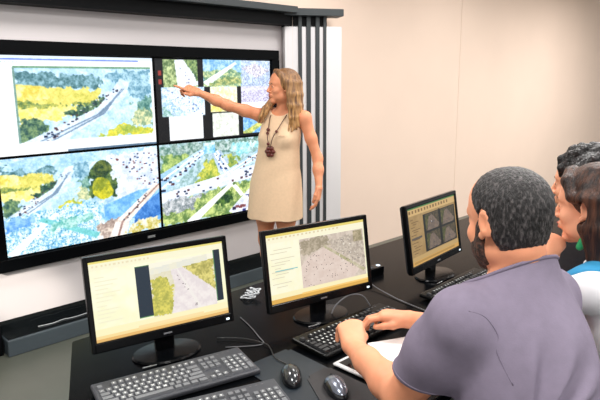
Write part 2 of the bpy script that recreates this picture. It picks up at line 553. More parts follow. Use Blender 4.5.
class Cv:
    def __init__(s, a):
        s.a = a
        s.h, s.w = a.shape[:2]
        s.V, s.U = np.meshgrid((np.arange(s.h) + 0.5) / s.h, (np.arange(s.w) + 0.5) / s.w, indexing='ij')
    def sub(s, u0, v0, u1, v1):
        H, W = s.h, s.w
        return Cv(s.a[int(round(v0 * H)):max(int(round(v1 * H)), int(round(v0 * H)) + 1), int(round(u0 * W)):max(int(round(u1 * W)), int(round(u0 * W)) + 1)])
    def nz(s, sc):
        SEED[0] += 1
        return vnoise(s.h, s.w, sc, SEED[0])
    def inside(s, pts, wob=0.0):
        m = np.zeros((s.h, s.w), bool)
        Uw = s.U + wob * (s.nz(14) - 0.5 + 0.6 * (s.nz(38) - 0.5)) if wob else s.U
        Vw = s.V + wob * (s.nz(14) - 0.5 + 0.6 * (s.nz(38) - 0.5)) if wob else s.V
        n = len(pts)
        for i in range(n):
            x0, y0 = pts[i]; x1, y1 = pts[(i + 1) % n]
            if y0 == y1: continue
            c = ((y0 <= Vw) != (y1 <= Vw)) & (Uw < (x1 - x0) * (Vw - y0) / (y1 - y0) + x0)
            m ^= c
        return m
    def paint(s, m, c1, c2=None, sc=12, thr=None):
        c1 = np.array(c1) / 255.
        if c2 is None:
            s.a[m] = c1; return s
        c2 = np.array(c2) / 255.
        n = 0.42 * s.nz(sc) + 0.28 * s.nz(sc * 2.7) + 0.30 * s.nz(min(sc * 6, s.h / 1.4))
        t = np.clip((n - 0.32) / 0.36, 0, 1) if thr is None else (n > thr).astype(float)
        s.a[m] = (c1 * (1 - t[..., None]) + c2 * t[..., None])[m]
        return s
    def fill(s, c1, c2=None, sc=12):
        return s.paint(np.ones((s.h, s.w), bool), c1, c2, sc)
    def poly(s, pts, c1, c2=None, sc=12):
        return s.paint(s.inside(pts, 0.07 if c2 is not None and sc > 8 else 0.0), c1, c2, sc)
    def rect(s, u0, v0, u1, v1, c1, c2=None, sc=12):
        return s.paint((s.U >= u0) & (s.U < u1) & (s.V >= v0) & (s.V < v1), c1, c2, sc)
    def blob(s, u, v, ru, rv, c1, c2, sc=14):
        n = s.nz(9)
        return s.paint(((s.U - u) / ru) ** 2 + ((s.V - v) / rv) ** 2 < 0.55 + 0.9 * n, c1, c2, sc)
    def speck(s, pts, c, dens, seed=0):
        r = np.random.default_rng(1000 + seed)
        m = s.inside(pts) & (r.random((s.h, s.w)) < dens)
        s.a[m] = np.array(c) / 255.
        return s
    def road(s, a, b, wa, wb, col, col2=None, lanes=0, lane=(250, 250, 250)):
        (x0, y0), (x1, y1) = a, b
        dx, dy = x1 - x0, y1 - y0
        L2 = dx * dx + dy * dy
        t = ((s.U - x0) * dx + (s.V - y0) * dy) / L2
        q = ((s.U - x0) * -dy + (s.V - y0) * dx) / math.sqrt(L2)
        w = wa + (wb - wa) * t
        m = (t >= 0) & (t <= 1) & (np.abs(q) < w)
        s.paint(m, col, col2, 8)
        for k in range(lanes):
            e = -1 + 2 * (k + 1) / (lanes + 1)
            s.paint(m & (np.abs(q - e * w) < 0.006 + 0.03 * w), lane)
        return s
    def cars(s, a, b, wa, wb, n, seed, cols=((40, 48, 70), (250, 250, 252), (90, 60, 60), (60, 70, 90))):
        r = np.random.default_rng(seed)
        for i in range(n):
            t = r.random(); e = r.uniform(-0.85, 0.85)
            w = wa + (wb - wa) * t
            dx, dy = b[0] - a[0], b[1] - a[1]
            L = math.hypot(dx, dy)
            u = a[0] + dx * t - dy / L * e * w; v = a[1] + dy * t + dx / L * e * w
            z = max(0.006, 0.16 * w)
            c = cols[r.integers(len(cols))]
            s.rect(u - z, v - z * 1.1, u + z, v + z * 1.1, c)
        return s

def highway_view(c, sd=0):
    """hazy valley, fields and woods left, a broad motorway sweeping through"""
    c.fill((206, 226, 240), (168, 200, 222), 10)
    c.poly([(0, .05), (.3, .1), (.6, .12), (.6, .3), (0, .3)], (70, 108, 112), (140, 176, 186), 18)
    c.poly([(.62, .06), (1, .02), (1, .5), (.85, .45), (.75, .25)], (96, 140, 160), (176, 206, 216), 16)
    c.poly([(0, .28), (.3, .25), (.6, .32), (.58, .45), (.4, .52), (0, .62)], (226, 212, 120), (196, 190, 90), 12)
    c.poly([(0, .22), (.18, .25), (.22, .42), (0, .46)], (238, 230, 170), (214, 196, 88), 8)
    c.poly([(0, .44), (.28, .5), (.55, .48), (.5, .53), (.2, .57), (0, .54)], (96, 122, 76), (180, 180, 90), 20)
    c.poly([(0, .54), (.46, .51), (.42, .66), (0, .8)], (220, 206, 104), (234, 224, 160), 12)
    c.poly([(.3, .66), (.46, .5), (.62, .44), (.6, .56), (.42, .72)], (44, 74, 66), (120, 146, 104), 22)
    c.poly([(0, .7), (.12, .68), (.2, .82), (.12, 1), (0, 1)], (52, 84, 78), (134, 158, 110), 24)
    c.poly([(.74, .16), (.82, .2), (.78, .42), (.6, .68), (.3, 1.0), (.02, 1.0), (.32, .76), (.56, .56), (.66, .36)], (196, 212, 228), (226, 234, 240), 8)
    for k, (e0, e1) in enumerate((((.77, .3), (.12, 1)), ((.75, .3), (.2, 1)))):
        c.poly([e0, (e0[0] + .01, e0[1]), (.58 + .03 * k, .66), (e1[0] + .025, 1), e1, (.55 + .03 * k, .66)], (120, 140, 160))
    c.cars((.72, .3), (.15, .98), .03, .065, 60, 11 + sd)
    c.poly([(.62, .92), (.72, .82), (.9, .88), (1, .95), (1, 1), (.55, 1)], (222, 206, 70), (150, 170, 80), 10)
    c.poly([(.86, .62), (1, .5), (1, .9), (.8, .82)], (228, 220, 170), (120, 150, 120), 12)
    c.poly([(.84, .5), (1, .38), (1, .7), (.92, .62)], (70, 116, 110), (140, 176, 160), 18)
    return c

def screen_motorway(c):
    c.fill((250, 252, 253))
    c.rect(0, 0, 1, .035, (226, 238, 250))
    c.rect(0, .03, .9, .045, (96, 120, 214))
    for k in range(24):
        c.rect(.015, .12 + k * .034, .03 + .05 * ((k * 7) % 5) / 5, .128 + k * .034, (206, 212, 220))
    for k in range(8):
        c.rect(.02 + .022 * k, .06, .03 + .022 * k, .075, (170, 190, 186))
    highway_view(c.sub(.135, .12, .985, .875))
    c.rect(.13, .105, .985, .122, (112, 150, 120))
    c.rect(.125, .12, .137, .88, (120, 150, 140))
    c.rect(.13, .9, .95, .93, (228, 236, 244))
    c.rect(.4, .975, 1, 1, (90, 110, 130))

def screen_mosaic(c):
    c.fill((10, 13, 20))
    for k in range(2):
        c.rect(.02, .14 + .1 * k, .045, .2 + .1 * k, (150, 60, 52))
    def T(x0, y0, x1, y1): return c.sub((x0 - 18) / 518, (y0 - 32) / 346, (x1 - 18) / 518, (y1 - 32) / 346)
    t = T(48, 34, 190, 148); t.fill((96, 118, 78), (196, 206, 150), 9); t.road((.45, 0), (.75, 1), .12, .36, (214, 220, 236), (232, 234, 244)); t.poly([(.62, 0), (1, 0), (1, .8)], (60, 86, 60), (150, 170, 110), 10); t.cars((.45, 0), (.75, 1), .04, .14, 22, 3, ((120, 120, 140), (250, 250, 255), (150, 150, 170)))
    t = T(215, 32, 392, 148); t.fill((112, 164, 206), (190, 216, 226), 8); t.poly([(0, .45), (.7, .3), (1, .5), (1, 1), (0, 1)], (92, 132, 110), (214, 218, 160), 12); t.road((.85, .1), (.05, .9), .04, .1, (232, 236, 240)); t.poly([(.1, .9), (.6, .6), (1, .7), (1, .85), (.2, 1)], (206, 200, 130), (100, 130, 90), 12)
    t = T(392, 32, 535, 148); t.fill((216, 226, 238), (160, 176, 200), 14); t.poly([(0, .3), (.5, .1), (1, .4), (.5, .7)], (236, 236, 240), (190, 180, 190), 20); t.speck([(0, .2), (1, .2), (1, 1), (0, 1)], (110, 110, 140), .12, 4)
    t = T(38, 148, 217, 272); t.fill((214, 226, 240), (150, 184, 214), 16); t.road((.15, 0), (.95, 1), .2, .3, (232, 238, 244), (200, 216, 234)); t.speck([(0, .1), (1, .0), (1, .8), (.2, 1)], (110, 140, 180), .16, 12); t.speck([(0, .1), (1, .0), (1, .8), (.2, 1)], (250, 252, 255), .2, 13); t.cars((.15, 0), (.95, 1), .08, .14, 30, 5, ((110, 130, 170), (250, 250, 255))); t.poly([(.0, .6), (.3, 1), (0, 1)], (120, 160, 150), (200, 220, 220), 14)
    t = T(243, 150, 367, 262); t.fill((238, 236, 220), (220, 214, 160), 8); t.poly([(0, .75), (1, .6), (1, 1), (0, 1)], (214, 198, 96), (236, 226, 180), 9)
    t = T(388, 148, 530, 222); t.fill((224, 222, 236), (190, 186, 210), 16); t.speck([(0, .3), (1, .2), (1, 1), (0, 1)], (130, 110, 130), .16, 6)
    t = T(388, 222, 535, 276); t.fill((244, 246, 250), (206, 214, 226), 10)
    t = T(64, 272, 206, 378); t.fill((252, 253, 254)); t.rect(.1, .6, .9, .66, (226, 230, 234))
    t = T(248, 266, 372, 378); t.fill((236, 234, 226), (196, 200, 186), 12); t.road((.0, .9), (1, .35), .1, .06, (246, 246, 246))
    t = T(394, 276, 530, 368); t.fill((92, 150, 214), (170, 206, 232), 7); t.poly([(0, .9), (.9, .2), (1, .4), (.3, 1), (0, 1)], (224, 216, 120), (150, 170, 110), 8)
    c.rect(0, .985, 1, 1, (12, 14, 20))

def screen_city(c):
    c.fill((212, 226, 238), (150, 186, 214), 18)
    highway_view(c.sub(0, .02, .52, .6), 20)
    c.poly([(0, .03), (.5, 0), (1, 0), (1, .1), (.5, .12), (0, .12)], (150, 190, 214), (196, 220, 234), 14)
    # parking and streets, top right
    c.poly([(.62, .08), (1, .02), (1, .5), (.7, .56), (.62, .4)], (226, 230, 236), (190, 200, 214), 18)
    for k in range(7):
        a = (.66 + .05 * k, .06); b = (.98 + .05 * k, .56)
        c.cars(a, b, .02, .03, 22, 40 + k, ((52, 50, 70), (120, 70, 70), (250, 250, 252), (60, 80, 120)))
    c.poly([(.52, .22), (.6, .1), (.68, .2), (.7, .5), (.58, .56), (.52, .48)], (38, 64, 48), (110, 130, 70), 16)
    c.blob(.6, .43, .075, .13, (206, 196, 52), (130, 140, 50))
    c.blob(.6, .2, .06, .1, (44, 66, 50), (110, 120, 60))
    # dense city, bottom left
    c.poly([(0, .6), (.55, .55), (.62, .8), (.6, 1), (0, 1)], (228, 238, 244), (112, 170, 206), 30)
    c.speck([(0, .6), (.55, .56), (.6, 1), (0, 1)], (250, 252, 255), .2, 1)
    c.speck([(0, .6), (.55, .56), (.6, 1), (0, 1)], (40, 110, 120), .1, 2)
    c.road((.02, 1), (.3, .62), .03, .015, (236, 240, 246)); c.road((.2, .66), (.55, .95), .02, .03, (120, 190, 190))
    c.poly([(0, .62), (.16, .6), (.14, .7), (0, .74)], (84, 140, 206), (150, 190, 228), 14)
    c.poly([(.22, .72), (.5, .66), (.52, .74), (.24, .82)], (84, 160, 150), (190, 220, 214), 18)
    # river and curved bridge, bottom right
    c.poly([(.6, .62), (.85, .5), (1, .5), (1, .9), (.78, .82), (.6, .78)], (104, 160, 214), (150, 196, 232), 8)
    c.poly([(.82, .74), (1, .56), (1, .84), (.8, .9)], (52, 104, 172), (90, 140, 200), 8)
    c.poly([(.55, .84), (.64, .78), (.76, .8), (.74, 1), (.55, 1)], (222, 206, 190), (150, 130, 120), 24)
    c.road((1.0, .46), (.72, .84), .03, .045, (238, 230, 222), (214, 198, 184), 1, (160, 130, 120)); c.road((.72, .84), (.68, 1.02), .05, .06, (236, 228, 220), (220, 206, 196), 1, (160, 130, 120))
    c.cars((.95, .48), (.72, .84), .02, .03, 16, 71)
    c.poly([(.78, .9), (1, .86), (1, 1), (.76, 1)], (226, 220, 200), (176, 160, 60), 14)
    c.rect(.54, .96, .58, .99, (250, 250, 250))

def screen_junction(c):
    c.fill((190, 210, 220), (126, 158, 150), 16)
    c.poly([(0, .02), (1, 0), (1, .16), (.4, .16), (0, .2)], (186, 200, 196), (90, 124, 110), 24)
    c.poly([(0, .12), (.34, .16), (.2, .34), (0, .42)], (84, 120, 76), (186, 200, 120), 14)
    c.road((.36, .12), (-.1, .58), .035, .12, (150, 186, 220), (196, 216, 236), 2); c.cars((.36, .14), (-.05, .56), .03, .1, 30, 81)
    c.poly([(.4, .22), (.46, .22), (.5, .5), (.24, .55)], (206, 200, 88), (120, 146, 70), 12)
    c.road((.46, .14), (.62, .58), .04, .09, (166, 184, 204), (206, 218, 230), 2); c.cars((.46, .16), (.6, .54), .03, .08, 34, 82, ((50, 60, 90), (60, 90, 160), (250, 250, 252)))
    c.poly([(.55, .2), (.64, .22), (.7, .44), (.62, .5)], (190, 190, 80), (110, 140, 80), 14)
    c.road((1.02, .14), (.6, .44), .06, .05, (196, 214, 226), (160, 190, 214), 2); c.cars((1, .16), (.62, .42), .05, .05, 24, 83)
    c.poly([(.6, .08), (1, .04), (.9, .14), (.62, .24)], (120, 190, 196), (206, 226, 220), 14)
    c.road((-.02, .66), (1.02, .42), .06, .09, (228, 230, 240), (206, 210, 226), 1, (250, 250, 252)); c.cars((0, .66), (1, .42), .06, .08, 34, 84)
    c.poly([(0, .74), (1, .54), (1, 1), (0, 1)], (96, 122, 70), (196, 206, 130), 16)
    c.poly([(0, .72), (.34, .66), (.26, .84), (0, .84)], (120, 128, 130), (206, 206, 206), 24)
    c.poly([(.42, .76), (.62, .68), (.58, .84), (.46, .88)], (36, 62, 42), (96, 124, 60), 16)
    c.road((.6, .6), (.22, 1.02), .02, .045, (240, 238, 232)); c.road((.62, .62), (.7, .78), .02, .02, (236, 236, 230))
    c.road((1.02, .52), (.66, 1.04), .09, .12, (222, 224, 236), (196, 200, 220), 2); c.cars((1, .54), (.68, 1), .08, .11, 34, 85, ((60, 50, 70), (60, 60, 110), (130, 80, 80), (250, 250, 252)))
    c.rect(.36, .02, .46, .16, (96, 170, 214), (214, 230, 234), 10)

def screen_desktop_road(c):
    c.fill((255, 254, 226), (252, 250, 210), 3)
    c.rect(0, 0, 1, .03, (240, 226, 130)); c.rect(0, .03, 1, .11, (250, 246, 214))
    for k in range(14):
        c.rect(.02 + .03 * k, .05, .035 + .03 * k, .08, (236, 226, 190))
    for k in range(12):
        c.rect(.03, .2 + .05 * k, .1 + .12 * ((k * 5) % 7) / 7, .212 + .05 * k, (240, 236, 206))
    c.rect(.31, .15, .415, .82, (38, 52, 66)); c.rect(.31, .15, .415, .165, (70, 110, 80)); c.rect(.315, .80, .415, .82, (90, 140, 90))
    t = c.sub(.415, .14, .92, .84)
    t.fill((236, 230, 206), (226, 220, 190), 6)
    t.poly([(.0, .28), (.22, .3), (.34, .5), (.3, 1), (0, 1)], (226, 216, 104), (176, 176, 84), 14)
    t.poly([(.42, .1), (1, .0), (1, .8), (.8, .5)], (170, 164, 88), (230, 218, 130), 14)
    t.poly([(.3, .12), (.44, .1), (1, .72), (1, 1), (.28, 1), (.36, .5)], (246, 238, 234), (232, 222, 222), 8)
    t.road((.4, .14), (.72, 1), .01, .03, (244, 238, 232)); t.cars((.38, .14), (.66, 1), .03, .10, 10, 91, ((190, 180, 180), (160, 150, 150)))
    t.rect(.0, 0, 1, .1, (250, 246, 226)); t.poly([(0, .1), (.9, .0), (.9, .12), (0, .22)], (232, 232, 220), (240, 236, 214), 8)
    c.rect(.92, .1, .975, .80, (34, 48, 60)); c.rect(.915, .1, .922, .8, (90, 140, 100))
    c.rect(0, .84, 1, .93, (252, 244, 196)); c.rect(0, .92, 1, .96, (250, 222, 156)); c.rect(0, .96, 1, 1, (232, 184, 110)); c.rect(.3, .9, .8, .94, (252, 226, 168))

def screen_desktop_square(c):
    c.fill((253, 250, 222), (250, 246, 210), 3)
    c.rect(0, 0, 1, .035, (234, 214, 118)); c.rect(0, .035, 1, .12, (250, 244, 214))
    for k in range(18):
        c.rect(.02 + .04 * k, .055, .04 + .04 * k, .075, (226, 214, 176))
    for k in range(14):
        c.rect(.03 + .03 * (k % 2), .18 + .045 * k, .12 + .16 * ((k * 5) % 7) / 7, .19 + .045 * k, (222, 216, 190))
    c.rect(.06, .53, .28, .545, (110, 190, 196))
    t = c.sub(.31, .14, .985, .86)
    t.fill((222, 208, 192), (204, 188, 174), 12)
    t.poly([(.0, .05), (.4, .0), (.5, .2), (.1, .35), (0, .3)], (196, 182, 160), (156, 144, 122), 16)
    t.poly([(.1, .4), (.36, .25), (.9, .85), (.8, 1), (0, 1), (0, .55)], (230, 212, 200), (220, 200, 188), 8)
    t.road((.36, .22), (.98, .9), .02, .03, (206, 196, 170), (176, 170, 130), 0)
    t.poly([(.4, .15), (.95, .05), (1, .3), (1, .86)], (214, 202, 186), (178, 164, 150), 22)
    for k in range(5):
        t.cars((.44 + .1 * k, .14), (.72 + .08 * k, .8), .015, .03, 16, 110 + k, ((110, 98, 100), (134, 120, 116), (240, 234, 224)))
    t.rect(.84, .02, .98, .26, (196, 180, 150), (150, 140, 110), 10)
    t.speck([(.1, .4), (.36, .3), (.8, 1), (0, 1)], (120, 100, 96), .02, 8)
    c.rect(0, .87, 1, .94, (250, 240, 190)); c.rect(0, .94, 1, 1, (226, 176, 86)); c.rect(.3, .92, 1, .95, (250, 206, 120))

def screen_desktop_quad(c):
    c.fill((172, 142, 96), (160, 130, 84), 4)
    c.rect(0, 0, 1, .03, (70, 120, 70)); c.rect(0, .03, 1, .13, (206, 172, 116))
    for k in range(14):
        c.rect(.03 + .06 * k, .055, .06 + .06 * k, .1, (128, 98, 60))
    for k in range(14):
        c.rect(.04 + .02 * (k % 3), .2 + .045 * k, .1 + .14 * ((k * 5) % 7) / 7, .212 + .045 * k, (112, 88, 58))
    c.rect(.04, .52, .24, .55, (92, 84, 76))
    c.rect(.29, .17, .98, .84, (34, 36, 36))
    for i, (x, y) in enumerate(((.33, .18), (.67, .18), (.33, .52), (.67, .52))):
        t = c.sub(x, y, x + .29, y + .3)
        t.fill((92, 80, 62), (56, 54, 44), 8)
        t.poly([(.2, .2), (.5, .1), (1, .8), (.9, 1), (.1, 1)], (128, 110, 96), (104, 92, 84), 7)
        t.poly([(0, .1), (.3, .1), (.1, .8), (0, .9)], (60, 66, 40), (100, 96, 60), 8)
        t.cars((.4, .2), (.6, 1), .05, .2, 7, 130 + i)
    c.rect(.62, .16, .655, .84, (24, 26, 28)); c.rect(.29, .17, .325, .84, (28, 34, 32))
    c.rect(0, .85, 1, .92, (190, 158, 104)); c.rect(0, .92, 1, 1, (206, 160, 88)); c.rect(.05, .94, .9, .97, (176, 136, 74))

def screen_mesh(name, w, h, nx, ny, paint, strength_mat, parent, M4=None):
    """a flat display face in local x (width) and z (height), facing -y, with its picture as point colours"""
    img = np.ones((ny, nx, 3))
    paint(Cv(img))
    if 'wall' in strength_mat.name:
        # camera pictures: slightly soft, hazy and grainy
        pd_ = np.pad(img, ((1, 1), (1, 1), (0, 0)), mode='edge')
        img = (pd_[:-2, 1:-1] + pd_[2:, 1:-1] + pd_[1:-1, :-2] + pd_[1:-1, 2:] + 3 * pd_[1:-1, 1:-1]) / 7
        m = img.mean(2, keepdims=True)
        photo = (img.max(2, keepdims=True) < 0.97) & (m > 0.1)
        gr = 0.6 * vnoise(ny, nx, ny / 1.6, 901) + 0.4 * vnoise(ny, nx, ny / 4, 902) - 0.5
        img = np.where(photo, (img - 0.5) * 1.18 + 0.535 + 0.16 * gr[..., None] + np.array((-0.012, 0.0, 0.012)), img)
    img = np.clip(img, 0, 1)
    lin = np.where(img <= 0.04045, img / 12.92, ((img + 0.055) / 1.055) ** 2.4)
    xs = np.linspace(-w / 2, w / 2, nx + 1); zs = np.linspace(h / 2, -h / 2, ny + 1)
    X, Z = np.meshgrid(xs, zs)
    co = np.stack([X.ravel(), np.zeros(X.size), Z.ravel()], 1)
    if M4 is not None:
        m = np.array(M4)
        co = co @ m[:3, :3].T + m[:3, 3]
    i = np.arange(ny)[:, None] * (nx + 1) + np.arange(nx)[None, :]
    F = np.stack([i + nx + 1, i + nx + 2, i + 1, i], -1).reshape(-1, 4)
    me = bpy.data.meshes.new(name)
    me.vertices.add(len(co)); me.vertices.foreach_set('co', co.astype(np.float32).ravel())
    me.loops.add(F.size); me.loops.foreach_set('vertex_index', F.astype(np.int32).ravel())
    me.polygons.add(len(F)); me.polygons.foreach_set('loop_start', np.arange(0, F.size, 4, dtype=np.int32))
    me.update(calc_edges=True)
    at = me.attributes.new('picture', 'FLOAT_COLOR', 'CORNER')
    c4 = np.ones((len(F), 4, 4), np.float32)
    c4[..., :3] = lin.reshape(-1, 1, 3)
    at.data.foreach_set('color', c4.ravel())
    return new_obj(name, me, strength_mat, parent)

M['wall_screen'] = emit_mat('wall_screen_picture', 1.28, 'picture')
M['monitor_screen'] = emit_mat('monitor_picture', 1.08, 'picture')

# ------------------------------------------------------------------ the room
def struct(name, bm, m, parent=None):
    o = obj(name, bm, m, parent)
    if parent is None:
        tag(o, kind='structure')
    return o

YW = 3.71          # plane of the video wall
bm = B(); box(bm, -4.0, 16.0, -3.5, 4.2, -0.10, 0.0); struct('floor', bm, M['floor'])
bm = B(); box(bm, -4.0, 16.0, -3.5, 4.2, 2.90, 3.0); struct('ceiling', bm, M['ceiling'])
bm = B(); box(bm, 3.44, 6.03, 3.62, 4.1, 0, 2.9); box(bm, 6.036, 16.0, 3.62, 4.1, 0, 2.9)
box(bm, 6.0, 6.06, 3.626, 4.0, 0, 2.9)
box(bm, -4.0, 3.44, 3.62, 4.1, 2.20, 2.9); struct('wall_back', bm, M['wall'])
bm = B(); box(bm, -4.0, 3.44, YW + 0.02, 4.1, 0.19, 2.20); struct('wall_recess', bm, M['panel'])
bm = B(); box(bm, 1.03, 3.36, 3.60, YW + 0.02, 0, 0.105, 0.006)
bb = struct('baseboard_back', bm, M['plinth'])
bm = B(); box(bm, 1.04, 3.36, 3.615, 3.75, 0.105, 0.112); box(bm, 1.0, 3.36, YW + 0.03, 4.0, 0.0, 0.19)
obj('plinth_cover', bm, M['plinth_top'], bb)
bm = B(); box(bm, -4.0, 1.02, 3.66, 4.0, 0, 0.19); struct('baseboard_left', bm, M['black_fascia'])
# canopy over the video wall
bm = B(); box(bm, -4.0, 3.40, 3.60, YW + 0.04, 2.075, 2.165); cn = struct('trim_1', bm, M['black_fascia'])
bm = B(); box(bm, -4.0, 3.42, 3.53, YW + 0.04, 2.165, 2.215, 0.004); obj('canopy_board', bm, M['grey_metal'], cn)
# slatted pier at the right end of the video wall, turned towards the room
pier = empty('trim_2', (3.40, 3.62, 0), math.atan2(-0.485, 0.875), kind='structure')
def pbox(name, m, *a, bev=0.0):
    bm = B()
    for q in a: box(bm, *q, bev)
    return obj(name, bm, m, pier)
pbox('pier_core', M['white_slat'], (-0.03, 0.46, 0.02, 0.10, 0, 2.07))
pbox('side_panel', M['white_slat'], (0.325, 0.455, 0.012, 0.03, 0, 2.07))
pbox('pier_header', M['black_fascia'], (-0.04, 0.33, 0.02, 0.10, 2.065, 2.15))
pbox('pier_cap', M['grey_metal'], (-0.06, 0.455, -0.05, 0.12, 2.148, 2.205), bev=0.004)
for x0, x1 in ((0.083, 0.112), (0.152, 0.188), (0.230, 0.264), (0.298, 0.323)):
    pbox('slat_fin', M['grey_metal'], (x0, x1, 0.006, 0.04, 0.0, 2.15), bev=0.002)

# ------------------------------------------------------------------ video wall
vw = empty('video_wall', (2.1875, YW, 0.516), 0, 'large two by two video wall in a black frame showing traffic camera pictures', 'video wall')
XL, XM, XR, ZB, ZM, ZT = 1.106, 2.187, 3.269, 0.583, 1.195, 1.799
def vbox(bm, x0, x1, y0, y1, z0, z1, bev=0.0):
    box(bm, x0 - 2.1875, x1 - 2.1875, y0 - YW, y1 - YW, z0 - 0.516, z1 - 0.516, bev)
bm = B()
vbox(bm, 1.05, 3.345, YW - 0.03, YW + 0.03, ZT, 1.876, 0.004); vbox(bm, 1.05, 3.345, YW - 0.03, YW + 0.03, 0.505, ZB, 0.004)
vbox(bm, 1.05, XL, YW - 0.03, YW + 0.03, ZB, ZT); vbox(bm, XR, 3.345, YW - 0.03, YW + 0.03, ZB, ZT)
obj('outer_frame', bm, M['bezel'], vw)
for (x0, x1, z0, z1, fn, lab) in ((XL, XM, ZM, ZT, screen_motorway, 'upper left display with one motorway picture in a white window'),
                             (XM, XR, ZM, ZT, screen_mosaic, 'upper right display split into small camera tiles'),
                             (XL, XM, ZB, ZM, screen_city, 'lower left display with city, river and parking pictures'),
                             (XM, XR, ZB, ZM, screen_junction, 'lower right display with a road junction')):
    bm = B()
    vbox(bm, x0 + .001, x1 - .001, YW - 0.004, YW + 0.02, z0 + .001, z1 - .001)
    d = obj('display_panel', bm, M['bezel'], vw)
    d['label'] = lab
    w, h = x1 - x0 - 0.020, z1 - z0 - 0.016
    s = screen_mesh('picture', w, h, 240, 136, fn, M['wall_screen'], d, Matrix.Translation(((x0 + x1) / 2 - 2.1875, -0.006, (z0 + z1) / 2 - 0.516)))
bm = B(); vbox(bm, 2.05, 2.11, YW - 0.032, YW - 0.029, 0.535, 0.553); obj('maker_badge', bm, M['silver'], vw)

# ------------------------------------------------------------------ desk
dk = empty('desk', (2.3, 1.4, 0), 0, 'long glossy black control desk holding the monitors and keyboards', 'desk')
bm = B()
prism(bm, [(x - 2.3, y - 1.4) for x, y in [(0.755, 1.92), (0.585, 1.55), (0.24, 0.82), (4.6, 0.82), (4.6, 1.92)]], 0.715, 0.75)
bmesh.ops.bevel(bm, geom=[e for e in bm.edges], offset=0.003, segments=2, affect='EDGES')
obj('desk_top', bm, M['desk'], dk)
for x in (0.95, 2.6, 4.3):
    bm = B(); box(bm, x - 2.3 - .015, x - 2.3 + .015, -0.45, 0.45, 0, 0.715); obj('leg_panel', bm, M['desk_edge'], dk)
bm = B(); box(bm, 0.95 - 2.3, 4.3 - 2.3, 0.40, 0.42, 0.25, 0.715); obj('modesty_panel', bm, M['desk_edge'], dk)

# ------------------------------------------------------------------ monitors
def monitor(loc, rz, painter, label, tilt=8.0):
    t = empty('monitor', (loc[0], loc[1], 0.75), rz, label, 'monitor', 'monitors on the control desk')
    W, Hh, zb = 0.478, 0.300, 0.062
    T4 = Matrix.Translation((0, 0, zb)) @ Matrix.Rotation(math.radians(-tilt), 4, 'X')
    bm = B()
    # front frame with its opening
    box(bm, -W / 2, -W / 2 + .016, -0.012, 0.012, 0, Hh, 0.004, M4=T4); box(bm, W / 2 - .016, W / 2, -0.012, 0.012, 0, Hh, 0.004, M4=T4)
    box(bm, -W / 2 + .004, W / 2 - .004, -0.012, 0.012, Hh - .018, Hh, 0.004, M4=T4); box(bm, -W / 2 + .004, W / 2 - .004, -0.012, 0.012, 0, .032, 0.004, M4=T4)
    obj('bezel', bm, M['plastic'], t)
    bm = B(); box(bm, -W / 2 + .004, W / 2 - .004, -0.004, 0.022, 0.004, Hh - .004, 0.006, M4=T4); box(bm, -0.15, 0.15, 0.015, 0.05, 0.05, 0.24, 0.014, M4=T4)
    obj('back_shell', bm, M['plastic_matte'], t)
    screen_mesh('screen', W - .032, Hh - .050, 144, 81, painter, M['monitor_screen'], t, T4 @ Matrix.Translation((0, -0.0055, 0.032 + (Hh - .050) / 2)))
    bm = B(); box(bm, -0.014, 0.014, -0.0128, -0.0118, 0.012, 0.017, M4=T4); obj('logo_plate', bm, M['silver'], t)
    bm = B(); box(bm, W / 2 - .030, W / 2 - .018, -0.0135, -0.0115, 0.010, 0.017, 0.001, M4=T4); obj('power_light', bm, M['led'], t)
    bm = B(); box(bm, -0.032, 0.032, 0.018, 0.045, 0.008, 0.16, 0.006); obj('stand_neck', bm, M['plastic'], t)
    bm = B(); lathe(bm, [(0.0, 0.0), (0.098, 0.0), (0.100, 0.004), (0.096, 0.010), (0.03, 0.014)], 40, (0, 0.01, 0), 1.15, 0.82); obj('stand_base', bm, M['plastic'], t)
    bm = B(); box(bm, -0.105, -0.060, -0.062, -0.056, 0.001, 0.0055, 0.001); obj('base_glint', bm, M['silver'], t)  # silver strip standing in for the highlight on the glossy base edge
    return t
def mon_at(bl, br, *a, **k):
    c = ((bl[0] + br[0]) / 2, (bl[1] + br[1]) / 2)
    return monitor(c, math.atan2(br[1] - bl[1], br[0] - bl[0]), *a, **k)
mon_at((0.700, 1.650), (1.180, 1.550), screen_desktop_road, 'widescreen black monitor in front of the video wall, dark strips beside a tree-lined road', tilt=9)
mon_at((1.290, 1.502), (1.765, 1.411), screen_desktop_square, 'widescreen black monitor between the pointing woman and the keyboard, showing a pale street', tilt=9)
mon_at((2.010, 1.390), (2.465, 1.436), screen_desktop_quad, 'dim tan-screened monitor showing four small camera views beside the bearded man', tilt=9)

# ------------------------------------------------------------------ keyboards
GLYPH = {}
def glyph(ch):
    if ch not in GLYPH:
        cu = bpy.data.curves.new('glyph', 'FONT'); cu.body = ch; cu.size = 0.0092; cu.align_x = 'CENTER'; cu.align_y = 'CENTER'; cu.resolution_u = 1
        cu.offset = 0.00025
        o = bpy.data.objects.new('glyph', cu); COL.objects.link(o)
        dg = bpy.context.evaluated_depsgraph_get()
        me = bpy.data.meshes.new_from_object(o.evaluated_get(dg))
        GLYPH[ch] = ([v.co[:] for v in me.vertices], [tuple(p.vertices) for p in me.polygons])
        bpy.data.objects.remove(o); bpy.data.meshes.remove(me); bpy.data.curves.remove(cu)
    return GLYPH[ch]

